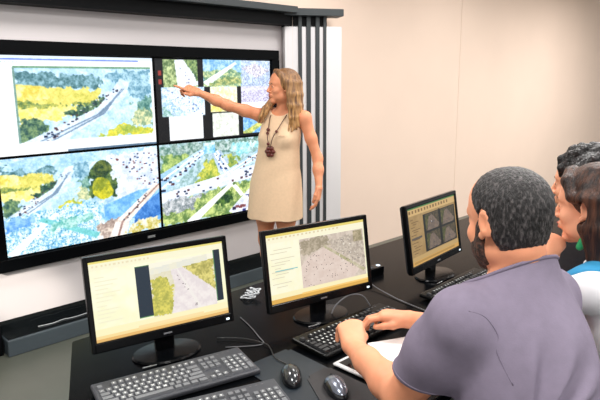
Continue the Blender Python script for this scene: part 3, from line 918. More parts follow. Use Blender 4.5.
U_ = 0.0198
ROWS = [
    [('~', 1)] + [(c, 1) for c in '1234567890-='] + [('', 2)],
    [('', 1.5)] + [(c, 1) for c in 'QWERTYUIOP[]'] + [('', 1.5)],
    [('', 1.75)] + [(c, 1) for c in 'ASDFGHJKL;\''] + [('', 2.25)],
    [('', 2.25)] + [(c, 1) for c in 'ZXCVBNM,./'] + [('', 2.75)],
    [('', 1.5), ('', 1.25), ('', 1.25), ('', 5.75), ('', 1.25), ('', 1.25), ('', 1.25), ('', 1.5)],
]
def keys_layout():
    out = []
    for i, row in enumerate(ROWS):
        x = 0
        for ch, w in row:
            out.append((x, 4 - i, w, 1, ch)); x += w
    x = 0
    for k in range(13):
        out.append((k + (0 if k == 0 else 1 if k < 5 else 1.5 if k < 9 else 2) * 1.0, 5.35, 1, 1, 'F' if k else ''))
    for r in range(2):
        for k in range(3): out.append((15.35 + k, 4 - r, 1, 1, ''))
    for k in range(3): out.append((15.35 + k, 5.35, 1, 1, '')); out.append((15.35 + k, 0, 1, 1, '<v>'[k]))
    out.append((16.35, 1, 1, 1, '^'))
    num = ['', '/', '*', '-', '7', '8', '9', None, '4', '5', '6', '+', '1', '2', '3', None, '0', None, '.', '']
    for k in range(20):
        ch = num[k]
        if ch is None and k != 7 and k != 15: continue
        r, c = divmod(k, 4)
        if k in (7, 15): continue
        h = 2 if k in (11, 19) else 1
        y = 4 - r - (0 if k != 11 else 0)
        if k == 11: y = 2
        if k == 19: y = 0
        out.append((18.7 + c, y, 2 if k == 16 else 1, h, ch))
    return out
KEYS = keys_layout()
KW = 22.7 * U_

def keyboard(name, label, loc, rz, body_mat, key_mat, wedge=3.0, gs=1.0):
    t = empty(name, (loc[0], loc[1], 0.75), rz, label, 'keyboard', 'keyboards on the control desk')
    R4 = Matrix.Rotation(math.radians(wedge), 4, 'X')
    bm = B(); D_ = 0.165
    T4 = Matrix.Translation((0, -D_ / 2, 0.0)) @ R4
    box(bm, -KW / 2 - .010, KW / 2 + .010, 0, D_, 0.002, 0.018, 0.005, M4=T4)
    obj('keyboard_case', bm, body_mat, t)
    bm = B()
    x0, y0, z0 = -KW / 2, 0.014, 0.0185
    for (kx, ky, w, h, ch) in KEYS:
        a, b, c, d = x0 + kx * U_ + .0011, x0 + (kx + w) * U_ - .0011, y0 + ky * U_ + .0011, y0 + (ky + h) * U_ - .0011
        i = 0.0022
        lo = [bm.verts.new(T4 @ Vector(p)) for p in ((a, c, z0 - .002), (b, c, z0 - .002), (b, d, z0 - .002), (a, d, z0 - .002))]
        hi = [bm.verts.new(T4 @ Vector(p)) for p in ((a + i, c + i, z0 + .0065), (b - i, c + i, z0 + .0065), (b - i, d - i * .7, z0 + .0065), (a + i, d - i * .7, z0 + .0065))]
        bm.faces.new(hi); bm.faces.new(lo[::-1])
        for q in range(4): bm.faces.new((lo[q], lo[(q + 1) % 4], hi[(q + 1) % 4], hi[q]))
        if ch:
            vs, fs = glyph(ch)
            o = Vector(((a + b) / 2, (c + d) / 2, z0 + .0069))
            nv = [bm.verts.new(T4 @ (o + Vector(v) * gs)) for v in vs]
            for f in fs:
                try: bm.faces.new([nv[q] for q in f]).material_index = 1
                except ValueError: pass
    obj('keys', bm, [key_mat, M['legend']], t)
    bm = B()
    for k in range(3):
        box(bm, x0 + 19.0 * U_ + k * .018, x0 + 19.0 * U_ + k * .018 + .006, 0.146, 0.149, 0.018, 0.0188, M4=T4)
    obj('lock_lights', bm, M['cable_grey'], t)
    for sx in (-1, 1):
        bm = B(); box(bm, sx * .17 - .02, sx * .17 + .02, D_ - .03 - D_ / 2, D_ - .016 - D_ / 2, 0, 0.012); obj('foot', bm, M['plastic_matte'], t)
    return t

keyboard('keyboard', 'full-size keyboard with bright lettering directly below the monitor with dark picture strips', (0.856, 1.410), math.radians(-13.1), M['kb_grey'], M['key'], gs=1.15)
keyboard('keyboard', 'keyboard nearest the bottom edge, only its number pad end in view', (0.800, 1.196), math.radians(-19), M['kb_grey'], M['key'], gs=1.15)
keyboard('keyboard', 'black keyboard under the fingers of the man in the mauve T-shirt', (1.505, 1.275), math.radians(-0.5), M['plastic'], M['plastic_matte'])
keyboard('keyboard', 'black keyboard below the dim tan monitor, partly hidden by the bearded man', (2.165, 1.222), math.radians(2), M['plastic'], M['plastic_matte'])

# ------------------------------------------------------------------ mice, pads, papers and cables
def pad(name, pts, z0, z1, m, label):
    bm = B(); prism(bm, pts, z0, z1)
    es = [e for e in bm.edges if abs(e.verts[0].co.z - e.verts[1].co.z) > 1e-5]
    bmesh.ops.bevel(bm, geom=es, offset=0.012, segments=4, affect='EDGES')
    return tag(obj(name, bm, m), label, 'mouse pad')
pad('mouse_pad', [(1.05, 1.350), (1.245, 1.345), (1.235, 1.03), (1.02, 1.02)], 0.7505, 0.7530, M['pad_blue'], 'dark bluish mouse pad under the dark grey corded mouse')
pad('mouse_pad', [(1.145, 1.160), (1.240, 1.162), (1.236, 0.90), (1.02, 0.93)], 0.7535, 0.7560, M['pad_grey'], 'charcoal mouse pad under the silver-topped mouse near the forearm')

def mouse(loc, rz, top, side, label, cable=None):
    t = empty('computer_mouse', loc, rz, label, 'computer mouse')
    S = Sdf()
    S.ell((0, -0.004, 0.004), (0.031, 0.056, 0.034), k=0.01)
    S.ell((0, 0.022, 0.002), (0.028, 0.036, 0.025), k=0.02)
    S.post = lambda P, d: np.maximum(np.maximum(d, 0.001 - P[:, 2]), np.maximum(np.abs(P[:, 0]) - 0.0305, d))
    new_obj('mouse_body', S.mesh('mouse_body', 0.0018, (-.05, -.08, -.01), (.05, .08, .06)), side, t)
    S2 = Sdf()
    S2.ell((0, -0.004, 0.0047), (0.031, 0.056, 0.034), k=0.01)
    S2.ell((0, 0.022, 0.0027), (0.028, 0.036, 0.025), k=0.02)
    S2.post = lambda P, d: np.maximum(np.maximum(d, 0.016 - P[:, 2] + 6 * P[:, 0] ** 2), np.abs(P[:, 0]) - 0.023)
    new_obj('top_shell', S2.mesh('top_shell', 0.0014, (-.05, -.08, -.01), (.05, .08, .06)), top, t)
    bm = B(); box(bm, -0.0006, 0.0006, 0.022, 0.05, 0.020, 0.0315); obj('button_gap', bm, M['bezel'], t)
    bm = B(); lathe(bm, [(0.006, -0.0035), (0.0085, -0.002), (0.0085, 0.002), (0.006, 0.0035)], 16)
    for v in bm.verts: v.co = Vector((v.co.z, 0.034 + v.co.x, 0.0255 + v.co.y))
    obj('scroll_wheel', bm, M['plastic_matte'], t, True)
    if cable:
        bm = B(); tube(bm, cable, 0.0019, 6); obj('cable', bm, M['cable_black'], t, True)
    return t
mouse((1.108, 1.185, 0.7532), math.radians(-36), M['mouse_grey'], M['mouse_black'], 'dark grey corded mouse on the bluish pad beside the number pad', [(0, .055, .008), (-.004, .09, .004), (-.035, .14, .004), (-.045, .215, .004), (-.06, .25, .004), (-.13, .30, .004), (-.22, .32, .004)])
mouse((1.148, 1.040, 0.7562), math.radians(-28), M['mouse_silver'], M['mouse_black'], 'silver-topped mouse on the charcoal pad beside the forearm')

# tablet with a white rim and a paper pad lying over its corner
tb = empty('tablet', (1.36, 1.068, 0.7535), 0, 'white-framed tablet with dark glass lying under the forearm', 'tablet')
bm = B(); box(bm, -0.10, 0.12, -0.085, 0.09, 0, 0.008, 0.0035, 3); obj('case', bm, M['tablet_white'], tb)
bm = B(); box(bm, -0.086, 0.106, -0.072, 0.077, 0.0078, 0.0084); obj('glass', bm, M['glass_dark'], tb)
bm = B(); prism(bm, [(1.435, 1.160), (1.571, 1.097), (1.483, 0.907), (1.347, 0.970)], 0.7625, 0.7690)
pp = tag(obj('note_pad', bm, M['paper']), 'blank white note pad lying under the hands of the man in mauve', 'note pad')

def cable(name, pts, r, m, label, cat='cable', smooth=8):
    bm = B(); tube(bm, pts, r, 8, smooth)
    return tag(obj(name, bm, m, None, True), label, cat)
cable('cable', [(1.295, 1.665, .753), (1.27, 1.58, .753), (1.235, 1.49, .753), (1.20, 1.43, .753), (1.10, 1.50, .753)], 0.0017, M['cable_grey'], 'thin grey cable running over the desk towards the corded mouse')
cable('cable', [(1.545, 1.430, .755), (1.575, 1.43, .79), (1.645, 1.425, .812), (1.70, 1.405, .80), (1.725, 1.385, .757)], 0.0026, M['cable_grey'], 'looping cable arching up in front of the pale street monitor')
cable('cable', [(1.93, 1.60, .78), (1.90, 1.50, .762), (1.875, 1.40, .756), (1.86, 1.33, .754), (1.84, 1.20, .754)], 0.0022, M['cable_grey'], 'thin cable between the pale street monitor and the tan monitor')
pts = []
for k in range(60):
    a = k / 60 * 2 * PI * 4.5
    r_ = 0.026 + 0.005 * math.sin(k * 1.7)
    pts.append((1.435 + 0.8 * r_ * math.cos(a) + 0.05 * k / 60, 1.80 + r_ * math.sin(a), 0.756 + 0.026 * k / 60 + 0.004 * math.sin(k)))
cable('coiled_cable', pts, 0.0032, M['cable_white'], 'white coiled cable on the desk behind the left monitors', 'cable', 3)
ps = empty('power_strip', (1.93, 1.640, 0.7505), math.radians(-4), 'black power strip lying behind the monitors on the desk', 'power strip')
bm = B(); box(bm, -0.17, 0.17, -0.026, 0.026, 0, 0.036, 0.005); obj('strip_case', bm, M['plastic'], ps)
for k in range(5):
    bm = B(); lathe(bm, [(0.0, 0.034), (0.019, 0.034), (0.019, 0.038), (0.015, 0.038), (0.014, 0.0365), (0, 0.0365)], 20, (-0.125 + 0.056 * k, 0, 0)); obj('socket', bm, M['plastic_matte'], ps)
bm = B(); box(bm, 0.145, 0.160, -0.008, 0.008, 0.034, 0.039, 0.001); obj('switch', bm, M['led'], ps)
cable('cable', [(1.24, 3.675, .116), (1.33, 3.66, .116), (1.40, 3.675, .116), (1.47, 3.66, .116), (1.60, 3.672, .116)], 0.0022, M['cable_white'], 'pale strand standing in for glints on the plinth below the video wall')  # pale strand put in for the glints on the glossy plinth top

# ------------------------------------------------------------------ people
def person(S, vox, lo, hi, base, m, label, name='person'):
    me = S.mesh(name, vox, lo, hi, base)
    return tag(new_obj(name, me, m, None, base), label, 'person')

def child(S, name, vox, lo, hi, p, m):
    return new_obj(name, S.mesh(name, vox, lo, hi, p.location[:]), m, p)

def yawR(deg):
    t = math.radians(deg)
    return frame((math.cos(t), math.sin(t), 0))

def pitchR(R, pitch, roll=0.0):
    """pitch > 0 looks down"""
    f = rot_axis(R[:, 1], R[:, 0], -math.radians(pitch))
    u = rot_axis(R[:, 2], R[:, 0], -math.radians(pitch))
    r = rot_axis(R[:, 0], f, math.radians(roll)); u = rot_axis(u, f, math.radians(roll))
    return np.stack([r, f, u], 1)

def pw(x, xs, ys):
    return np.interp(x, xs, ys)

# ---- the woman pointing at the video wall
def woman_pointing():
    O = V3(2.835, 3.095, 0)
    R = yawR(202)
    P_ = lambda x, y, z: O + R @ V3(x, y, z)
    Hc = P_(0.005, 0.015, 0) * V3(1, 1, 0) + V3(-0.010, -0.030, 1.588)
    RH = pitchR(yawR(157), -2, 0)
    S = Sdf()
    hs = 0.93
    lean = lambda z: float(np.interp(z, [.5, .92, 1.05, 1.24, 1.40], [.068, .058, .042, .016, 0]))
    LR = lambda rows: [(z, cx + lean(z), cy, rx, ry) for z, cx, cy, rx, ry in rows]
    # trunk
    S.stack(O, R, LR([(0.80, 0, 0.0, .165, .115), (0.90, 0, 0, .172, .122), (1.00, 0, 0.004, .148, .105), (1.10, 0, 0.006, .122, .092), (1.22, 0, 0.010, .138, .098), (1.32, 0, 0.004, .142, .092), (1.385, 0, -.006, .120, .068), (1.43, 0, -.010, .062, .052)]), 0.03)
    L = head(S, Hc, RH, hs, 0.92)
    S.rc(P_(0, -0.012, 1.40), Hc + RH @ V3(0, -0.022, -0.075), 0.054, 0.048, 0.03)
    # right arm raised and pointing
    sh = P_(.160, -0.005, 1.385); el = V3(2.528, 3.330, 1.468); wr = V3(2.347, 3.400, 1.556)
    S.chain([P_(.07, -.01, 1.395), sh, sh * .5 + el * .5, el, el * .6 + wr * .4, wr], [.044, .048, .040, .034, .034, .0225], 0.03)
    tip = V3(2.228, 3.470, 1.614)
    fw = tip - wr
    up = V3(-0.25, -0.55, 0.80)
    hand(S, wr, fw, up, 1, [(-0.06, 0.08, 0.05), (0.95, 1.15, 0.6), (1.1, 1.25, 0.7), (1.15, 1.25, 0.7)], 0.95, (0.25, 0.7), 0.03)
    # left arm hanging, a little bent
    sl = P_(-.166, -0.005, 1.375); e2 = V3(2.955, 2.865, 1.095); w2 = V3(2.900, 2.800, 0.905)
    S.chain([P_(-.07, -.01, 1.39), sl, sl * .5 + e2 * .5, e2, e2 * .6 + w2 * .4, w2], [.044, .047, .038, .033, .034, .023], 0.03)
    hand(S, w2, V3(-0.10, -0.02, -1.0), V3(0.45, -0.85, 0.05), -1, [(0.3, 0.35, 0.2), (0.35, 0.4, 0.25), (0.4, 0.45, 0.3), (0.45, 0.5, 0.3)], 0.93, (0.1, 0.3), 0.03)
    # legs
    for q in (-1, 1):
        hip = P_(q * .085 + .06, 0.0, .84); kn = P_(q * .080 + .06, 0.022, .475); an = P_(q * .080 + .05, -0.012, .085)
        S.chain([hip, hip * .45 + kn * .55, kn, kn * .72 + an * .28 + R @ V3(0, -.016, 0), an], [.088, .068, .051, .052, .032], 0.03)
        S.chain([an + V3(0, 0, -.03), P_(q * .085 + .05, 0.08, .045), P_(q * .088 + .05, 0.135, .032)], [.034, .032, .024], 0.02)
    p = person(S, 0.004, (2.15, 2.60, 0.0), (3.15, 3.60, 1.75), tuple(O), M['skin_f'], 'long-haired blonde woman in a cream sleeveless dress, pointing at the video wall')
    eyes(p, L, RH, hs, O, M['brow'], (0.05, 0.05))
    # sleeveless shift dress
    D = Sdf()
    fold = lambda q: 0.0032 * np.sin(q[:, 0] * 42 + q[:, 2] * 9) * np.clip((1.15 - q[:, 2]) / .5, 0, 1) + 0.0022 * np.sin(q[:, 2] * 38 + q[:, 0] * 22) * np.clip(1 - np.abs(q[:, 2] - 1.04) / .2, 0, 1)
    rows = [(0.655, 0, .020, .212, .168), (0.80, 0, .012, .204, .160), (0.92, 0, .006, .195, .150), (1.05, 0, .006, .168, .130), (1.14, 0, .010, .152, .122), (1.24, 0, .016, .156, .122), (1.32, 0, .008, .154, .104), (1.375, 0, -.004, .142, .082), (1.420, 0, -.010, .118, .064)]
    D.stack(O, R, LR(rows), 0.02, disp=fold)
    for q in (-1, 1):
        D.rc(P_(q * .06, -.008, 1.395), P_(q * .118, -.004, 1.390), .054, .052, 0.02)
        D.ell(P_(q * .062 + .016, .085, 1.235), (.062, .05, .055), R, 0.04)
    # arm holes, neckline, open hem
    D.rc(sh + R @ V3(.018, 0, .02), P_(.235, 0.0, 1.27), .062, .075, 0.008, 's')
    D.rc(sl + R @ V3(-.018, 0, .02), P_(-.235, 0.0, 1.22), .062, .075, 0.008, 's')
    D.ell(P_(0, .038, 1.452), (.082, .095, .062), R, 0.006, 's')
    D.stack(O, R, LR([(0.60, 0, .020, .200, .156), (0.70, 0, .018, .196, .152), (0.74, 0, .014, .15, .12)]), 0.004, 's')
    child(D, 'dress', 0.004, (2.5, 2.75, 0.6), (3.15, 3.45, 1.52), p, M['dress'])
    # pocket seam
    S2 = Sdf()
    # necklace: cord, beads, pendant flower
    def front(x, z):
        # point just in front of the dress surface
        zs = [r[0] for r in rows]
        cy = np.interp(z, zs, [r[2] for r in rows]); rx = np.interp(z, zs, [r[3] for r in rows]); ry = np.interp(z, zs, [r[4] for r in rows])
        b = 0.028 * math.exp(-((z - 1.235) / .06) ** 2)
        return P_(x + lean(z), cy + ry * math.sqrt(max(0, 1 - (x / rx) ** 2)) + 0.008 + b, z)
    nk = empty('necklace', (0, 0, 0)); nk.parent = p
    rel = lambda v: Vector(v - O)
    cordL = [P_(-.050, -.045, 1.435), P_(-.062, .005, 1.428), front(-.058, 1.385), front(-.040, 1.32), front(-.020, 1.25), front(-.004, 1.185)]
    cordR = [P_(.050, -.045, 1.435), P_(.062, .005, 1.428), front(.058, 1.385), front(.042, 1.32), front(.022, 1.25), front(.004, 1.185)]
    for cc in (cordL, cordR):
        bm = B(); tube(bm, [rel(v) for v in cc], 0.0032, 6, 6); obj('cord', bm, M['cord'], nk, True)
    for (x, z, r) in ((0.038, 1.300, .013), (0.033, 1.276, .011), (-0.030, 1.290, .010), (0.012, 1.205, .012)):
        bm = B(); ball(bm, rel(front(x, z)), r, 12); obj('bead', bm, M['wood_bead'], nk, True)
    pd = B()
    c0 = front(0.0, 1.150)
    for k in range(6):
        a = k * PI / 3
        ball(pd, rel(c0 + R @ V3(0.024 * math.cos(a), 0.004, 0.026 * math.sin(a))), 0.0165, 10, (1, 1, 1))
    ball(pd, rel(c0 + R @ V3(0, 0.008, 0)), 0.014, 10)
    obj('pendant', pd, M['wood_bead'], nk, True)
    # dress seams: chest pocket flap and hem stitch
    bm = B()
    for z in (0.690,):
        pass
    tube(bm, [rel(front(-.095 + .03 * k / 2, 1.262)) for k in range(5)], 0.0026, 6, 3)
    obj('pocket_seam', bm, M['stitch'], p, True)
    # long blond hair
    Hh = Sdf()
    Lh = lambda x, y, z: Hc + RH @ (V3(x, y, z) * hs)
    Hh.ell(Lh(0, -0.028, 0.046), V3(.090, .116, .096) * hs, RH, 0.02)
    r2 = np.random.default_rng(5)
    def lock(pts, r0, r1):
        n = len(pts)
        Hh.chain(pts, [r0 + (r1 - r0) * (i / (n - 1)) ** 1.3 for i in range(n)], 0.014)
    back = RH @ V3(0, -1, 0)
    for k in range(27):
        a = math.radians(-95 + 190 * k / 26)        # around the back of the head
        sx, sy = math.sin(a), -math.cos(a)
        if sy > 0.25: sy *= 0.6
        z2 = 1.30 + 0.06 * r2.random() + (0.03 if abs(a) < 1 else 0)
        top = Lh(0.045 * sx, -0.02 + 0.055 * sy, 0.105)
        m1 = Lh(0.092 * sx, -0.020 + 0.116 * sy, 0.035)
        m2 = Lh(0.102 * sx, -0.022 + 0.124 * sy, -0.05)
        m3 = Lh(0.108 * sx, -0.028 + 0.122 * sy, -0.13) + V3(0, 0, 0)
        m4 = (m3 + back * 0.008 + V3(r2.normal() * .004, r2.normal() * .004, 0)) * V3(1, 1, 0) + V3(0, 0, 1.385)
        m5 = m4 * V3(1, 1, 0) + R @ V3(r2.normal() * .008, 0.01 * sx, 0) + V3(0, 0, z2)
        lock([top, m1, m2, m3, m4, m5], 0.0155, 0.006)
    # lock falling in front of the right shoulder and the near front one
    lock([Lh(.085, .01, .02), Lh(.095, .02, -.06), P_(.115, .055, 1.44), P_(.135, .075, 1.39), P_(.150, .075, 1.345)], .022, .008)
    lock([Lh(.075, .01, -.02), Lh(.085, .02, -.09), P_(.090, .075, 1.415), P_(.115, .085, 1.35)], .018, .008)
    lock([Lh(-.088, -.03, .03), Lh(-.100, -.03, -.05), Lh(-.102, -.02, -.12), P_(-.098, .066, 1.37), P_(-.086, .098, 1.275)], .020, .007)
    lock([Lh(-.085, -.045, .03), Lh(-.103, -.045, -.05), Lh(-.110, -.04, -.13), P_(-.122, .050, 1.36), P_(-.112, .088, 1.29)], .020, .007)
    lock([Lh(-.02, .050, .118), Lh(-.055, .040, .092), Lh(-.080, .005, .045), Lh(-.092, -.015, -.03)], .015, .013)
    lock([Lh(.02, .050, .118), Lh(.058, .042, .088), Lh(.082, .012, .04), Lh(.092, -.005, -.04)], .015, .013)
    Hh.ell(Lh(0, .100, -.025), V3(.082, .075, .100) * hs, RH, 0.012, 's')
    child(Hh, 'hair', 0.0035, (2.55, 2.75, 1.2), (3.15, 3.45, 1.76), p, M['hair_blond'])
    # black pumps
    for q in (-1, 1):
        sh_ = Sdf()
        sh_.chain([P_(q * .080 + .05, -.045, .048), P_(q * .085 + .05, .06, .030), P_(q * .088 + .05, .155, .024)], [.038, .037, .022], 0.02)
        sh_.rc(P_(q * .080 + .05, -.055, .05), P_(q * .080 + .05, -.058, .006), .022, .012, 0.01)
        sh_.rc(P_(-.2, .0, .105), P_(.3, .0, .105), .045, .045, 0.01, 's')
        sh_.post = lambda P, d: np.maximum(d, 0.003 - P[:, 2])
        child(sh_, 'shoe', 0.005, (2.4, 2.8, -.02), (3.2, 3.4, .15), p, M['shoe'])
    return p
woman_pointing()

def snap(S, p, n=12):
    """move a point onto the zero surface of S"""
    p = np.array(p, float)
    for _ in range(n):
        q = p + np.concatenate([np.zeros((1, 3)), np.eye(3) * 1e-4])
        d = S.ev(q)
        g = (d[1:] - d[0]) / 1e-4
        p = p - d[0] * g / max(g @ g, 1e-6)
    return p

def trunk_frame(pv, nb, face):
    up = nb - pv; ln = np.linalg.norm(up); up = up / ln
    t = math.radians(face)
    r = np.cross(V3(math.cos(t), math.sin(t), 0), up); r /= np.linalg.norm(r)
    return np.stack([r, np.cross(up, r), up], 1), ln

def seated_lower(S, T, pv, R, s, knees, m_gap=0.012):
    """thighs, shins and feet into the body S; trousers into T"""
    for q, kn in zip((-1, 1), knees):
        hip = pv + R @ V3(q * .09, .0, 0) * V3(1, 1, 0) ; hip[2] = .555
        an = kn + V3(0, .03, 0); an[2] = .10
        S.chain([hip, hip * .5 + kn * .5, kn], [.080 * s, .070 * s, .054 * s], 0.03)
        S.chain([kn, kn * .7 + an * .3, an], [.052 * s, .052 * s, .036 * s], 0.02)
        f = R[:, 1] * V3(1, 1, 0)
        S.chain([an - V3(0, 0, .045), an + f * .13 - V3(0, 0, .068)], [.038, .028], 0.02)
        T.chain([hip, hip * .5 + kn * .5, kn], [.094 * s, .084 * s, .068 * s], 0.03)
        T.chain([kn, an - V3(0, 0, .01)], [.066 * s, .055 * s], 0.03)

def seated_shoes(p, pv, R, knees, lo, hi):
    f = R[:, 1] * V3(1, 1, 0)
    for kn in knees:
        D = Sdf()
        an = kn + V3(0, .03, 0); an[2] = .10
        D.chain([an - V3(0, 0, .05) - f * .03, an + f * .07 - V3(0, 0, .06), an + f * .16 - V3(0, 0, .068)], [.047, .043, .034], 0.02)
        D.post = lambda P, d: np.maximum(np.maximum(d, 0.003 - P[:, 2]), P[:, 2] - 0.09)
        child(D, 'shoe', 0.006, lo, hi, p, M['shoe'])

def ring_on(S, c, ax, r, n=28):
    """closed ring of surface points of S round the axis ax at c"""
    ax = ax / np.linalg.norm(ax)
    a = np.cross(ax, V3(0.3, 0.2, 1)); a /= np.linalg.norm(a); b = np.cross(ax, a)
    out = []
    for k in range(n + 1):
        t = 2 * PI * k / n
        d = a * math.cos(t) + b * math.sin(t)
        lo_, hi_ = 0.0, r
        for _ in range(22):
            mid = (lo_ + hi_) / 2
            if S.ev((c + d * mid)[None])[0] < 0: lo_ = mid
            else: hi_ = mid
        out.append(c + d * lo_)
    return out

# ---- the man typing in the foreground
def man_typing():
    pv = V3(1.152, 0.435, 0.56); nb = V3(1.250, 0.575, 1.205)
    R, ln = trunk_frame(pv, nb, 80)
    base = V3(1.152, 0.435, 0.0)
    Hc = V3(1.238, 0.601, 1.318); RH = pitchR(yawR(72), 10, 0); hs = 0.945
    rows = [(-.06, 0, 0, .168, .130), (.06, 0, -.004, .172, .134), (.18, -.012, -.008, .148, .132), (.30, -.020, -.014, .144, .134), (.42, -.022, -.020, .144, .134), (.52, -.018, -.022, .146, .118), (.585, -.010, -.014, .126, .094), (.635, 0, -.004, .080, .066), (.665, 0, 0, .056, .056)]
    S = Sdf()
    S.stack(pv, R, rows, 0.03)
    S.rc(nb - V3(0.0, .01, .03), Hc + RH @ V3(0, -0.030, -0.060), 0.056, 0.054, 0.035)
    L = head(S, Hc, RH, hs, 1.05)
    sl = V3(1.080, 0.612, 1.120); el = V3(1.106, .782, .862); wl = V3(1.250, 1.060, .848)
    sr = V3(1.375, 0.556, 1.108); er = V3(1.535, .770, .875); wr = V3(1.575, 1.085, .832)
    mid = lambda a, b, t: a * (1 - t) + b * t
    for (s_, e_, w_) in ((sl, el, wl), (sr, er, wr)):
        S.chain([mid(nb, s_, .35) - V3(0, 0, .035), s_, mid(s_, e_, .4), e_], [.054, .057, .054, .046], 0.035)
        S.chain([e_, mid(e_, w_, .28), mid(e_, w_, .7), w_], [.045, .0465, .037, .0295], 0.02)
    hand(S, wl, V3(.60, .70, .36), V3(-.18, -.25, 1), -1, [(.75, .65, .35), (.8, .7, .35), (.85, .75, .4), (.9, .8, .4)], 1.06, (.15, .35), .05)
    hand(S, wr, V3(-.50, .80, .10), V3(.05, .0, 1), 1, [(.35, .55, .3), (.42, .6, .3), (.5, .65, .35), (.55, .7, .35)], 1.04, (.25, .4), .07)
    kn = [V3(1.10, .86, .55), V3(1.38, .82, .55)]
    T = Sdf()
    seated_lower(S, T, pv, R, 1.0, kn)
    p = person(S, 0.0032, (.90, .20, 0.0), (1.80, 1.32, 1.50), tuple(base), M['skin_m'], 'bearded man with cropped greying hair in a mauve-grey T-shirt, typing at the desk')
    eyes(p, L, RH, hs, base, M['brow_dark'], (0, -.1))
    # trousers
    T.stack(pv, R, [(-.10, 0, 0, .172, .135), (.05, 0, -.002, .182, .145), (.14, 0, -.006, .176, .144)], 0.03)
    T.post = lambda P, d: np.maximum(d, 0.075 - P[:, 2])
    child(T, 'trousers', 0.006, (.90, .15, 0.0), (1.65, 1.10, .80), p, M['denim'])
    seated_shoes(p, pv, R, kn, (.9, .7, -.02), (1.6, 1.25, .2))
    # T-shirt
    D = Sdf()
    def wr_(q):
        x, y, z = q[:, 0], q[:, 1], q[:, 2]
        # tension folds fanning out from the left armpit across the back
        u = x + 0.150; v = z - 0.36
        rr = np.sqrt(u * u + v * v) + 1e-6
        th = np.arctan2(v, u)
        f = np.sin(th * 13 + rr * 6) * np.exp(-((rr - .10) / .085) ** 2) / (1 + np.exp(-(u - .01) / .012))
        g = np.sin(z * 55 + x * 26 + 2 * np.sin(x * 14)) * np.exp(-((z - .14) / .12) ** 2)
        return 0.0105 * f + 0.0050 * g + 0.0012 * np.sin(x * 31 + z * 17)
    D.stack(pv, R, [(-.03, 0, -.002, .186, .148)] + [(z, cx, cy, rx + .014, ry + .014) for z, cx, cy, rx, ry in rows[1:-1]] + [(.650, 0, -0.003, .088, .086), (.700, 0, .002, .080, .084), (.760, 0.0, 0.010, .076, .080)], 0.03, disp=wr_)
    for (s_, e_) in ((sl, el), (sr, er)):
        D.chain([mid(nb, s_, .35) - V3(0, 0, .040), s_, mid(s_, e_, .35), mid(s_, e_, .90)], [.058, .064, .066, .066], 0.055)
    D0 = Sdf(); D0.p = list(D.p)
    for (s_, e_) in ((sl, el), (sr, er)):
        ax = (e_ - s_) / np.linalg.norm(e_ - s_)
        cut = mid(s_, e_, .68)
        ax = ax * .55 + V3(0, 0, -.8); ax = ax / np.linalg.norm(ax)
        D.add(lambda P, ax=ax, cut=cut: np.where(np.linalg.norm(P - cut, axis=1) < .13, -((P - cut) @ ax), 1.0), cut, .12, .004, 's')
        D.rc(mid(s_, e_, .64), mid(s_, e_, .95), .053, .060, .006, 's')
    nd = R[:, 2] + R[:, 1] * .42; nd = nd / np.linalg.norm(nd)
    cc_ = nb + V3(-.002, .004, -.004)
    D.add(lambda P: np.where(np.linalg.norm(P - cc_, axis=1) < .16, -((P - cc_) @ nd), 1.0), cc_, .16, .004, 's')
    child(D, 't_shirt', 0.0035, (.90, .20, .48), (1.80, .95, 1.28), p, M['shirt'])
    # collar rib, sleeve seam and hem stitching
    bm = B()
    tube(bm, [v - base for v in ring_on(D0, cc_ - nd * 0.003, nd, .14, 30)], 0.0046, 6, 2)
    obj('collar', bm, M['shirt_rib'], p, True)
    for (s_, e_, q) in ((sl, el, -1), (sr, er, 1)):
        ax = (e_ - s_) / np.linalg.norm(e_ - s_)
        ax = ax * .55 + V3(0, 0, -.8); ax = ax / np.linalg.norm(ax)
        bm = B(); tube(bm, [v - base for v in ring_on(D0, mid(s_, e_, .645), ax, .10, 26)], 0.0016, 5, 2); obj('sleeve_hem', bm, M['shirt_rib'], p, True)
    seam = [snap(D0, v) for v in ((1.035, .575, 1.165), (1.058, .556, 1.150), (1.076, .536, 1.115), (1.084, .520, 1.075), (1.082, .514, 1.035))]
    bm = B(); tube(bm, [v - base for v in seam], 0.0015, 5, 6); obj('sleeve_seam', bm, M['shirt_rib'], p, True)
    # cropped hair
    Hd = Sdf()
    e = lambda q, r, k=.02: Hd.ell(L(*q), np.array(r) * hs, RH, k)
    e((0, -0.016, 0.038), (0.0805, 0.1025, 0.0895), .03)
    e((0, -0.010, -0.02), (0.0770, 0.088, 0.080), .03)
    e((0, 0.030, 0.045), (0.0695, 0.0645, 0.0690), .03)
    def cut(P, d):
        q = ((P - Hc) @ RH) / hs
        y, z = q[:, 1], q[:, 2]
        n = 0.0010 * np.sin(P[:, 0] * 310) * np.sin(P[:, 1] * 290 + 1) * np.sin(P[:, 2] * 330)
        f = np.interp(z, [-.06, -.02, .02, .045, .07, .10, .13], [.008, .010, .018, .034, .048, .046, .035])
        g = np.interp(y, [-.12, -.06, -.03, -.018, .0, .010, .022, .03], [-.088, -.088, -.074, -.030, .036, .030, -.030, -.040])
        b_ = np.maximum(y - f, g - z)
        return np.maximum(d + n + 0.0030 * np.exp(np.minimum(b_, 0) / .014), b_ * .8 * hs)
    Hd.post = cut
    child(Hd, 'hair', 0.0024, Hc - .16, Hc + .17, p, M['hair_short'])
    # short beard
    Bd = Sdf()
    b = lambda q, r, k=.02: Bd.ell(L(*q), np.array(r) * hs, RH, k)
    b((0, 0.036, -0.040), (0.0655, 0.0625, 0.081), .03)
    for q in (-1, 1):
        b((q * 0.042, 0.020, -0.070), (0.0275, 0.044, 0.029), .03)
    b((0, 0.073, -0.102), (0.031, 0.027, 0.025), .02)
    b((0, 0.092, -0.050), (0.030, 0.014, 0.008), .01)
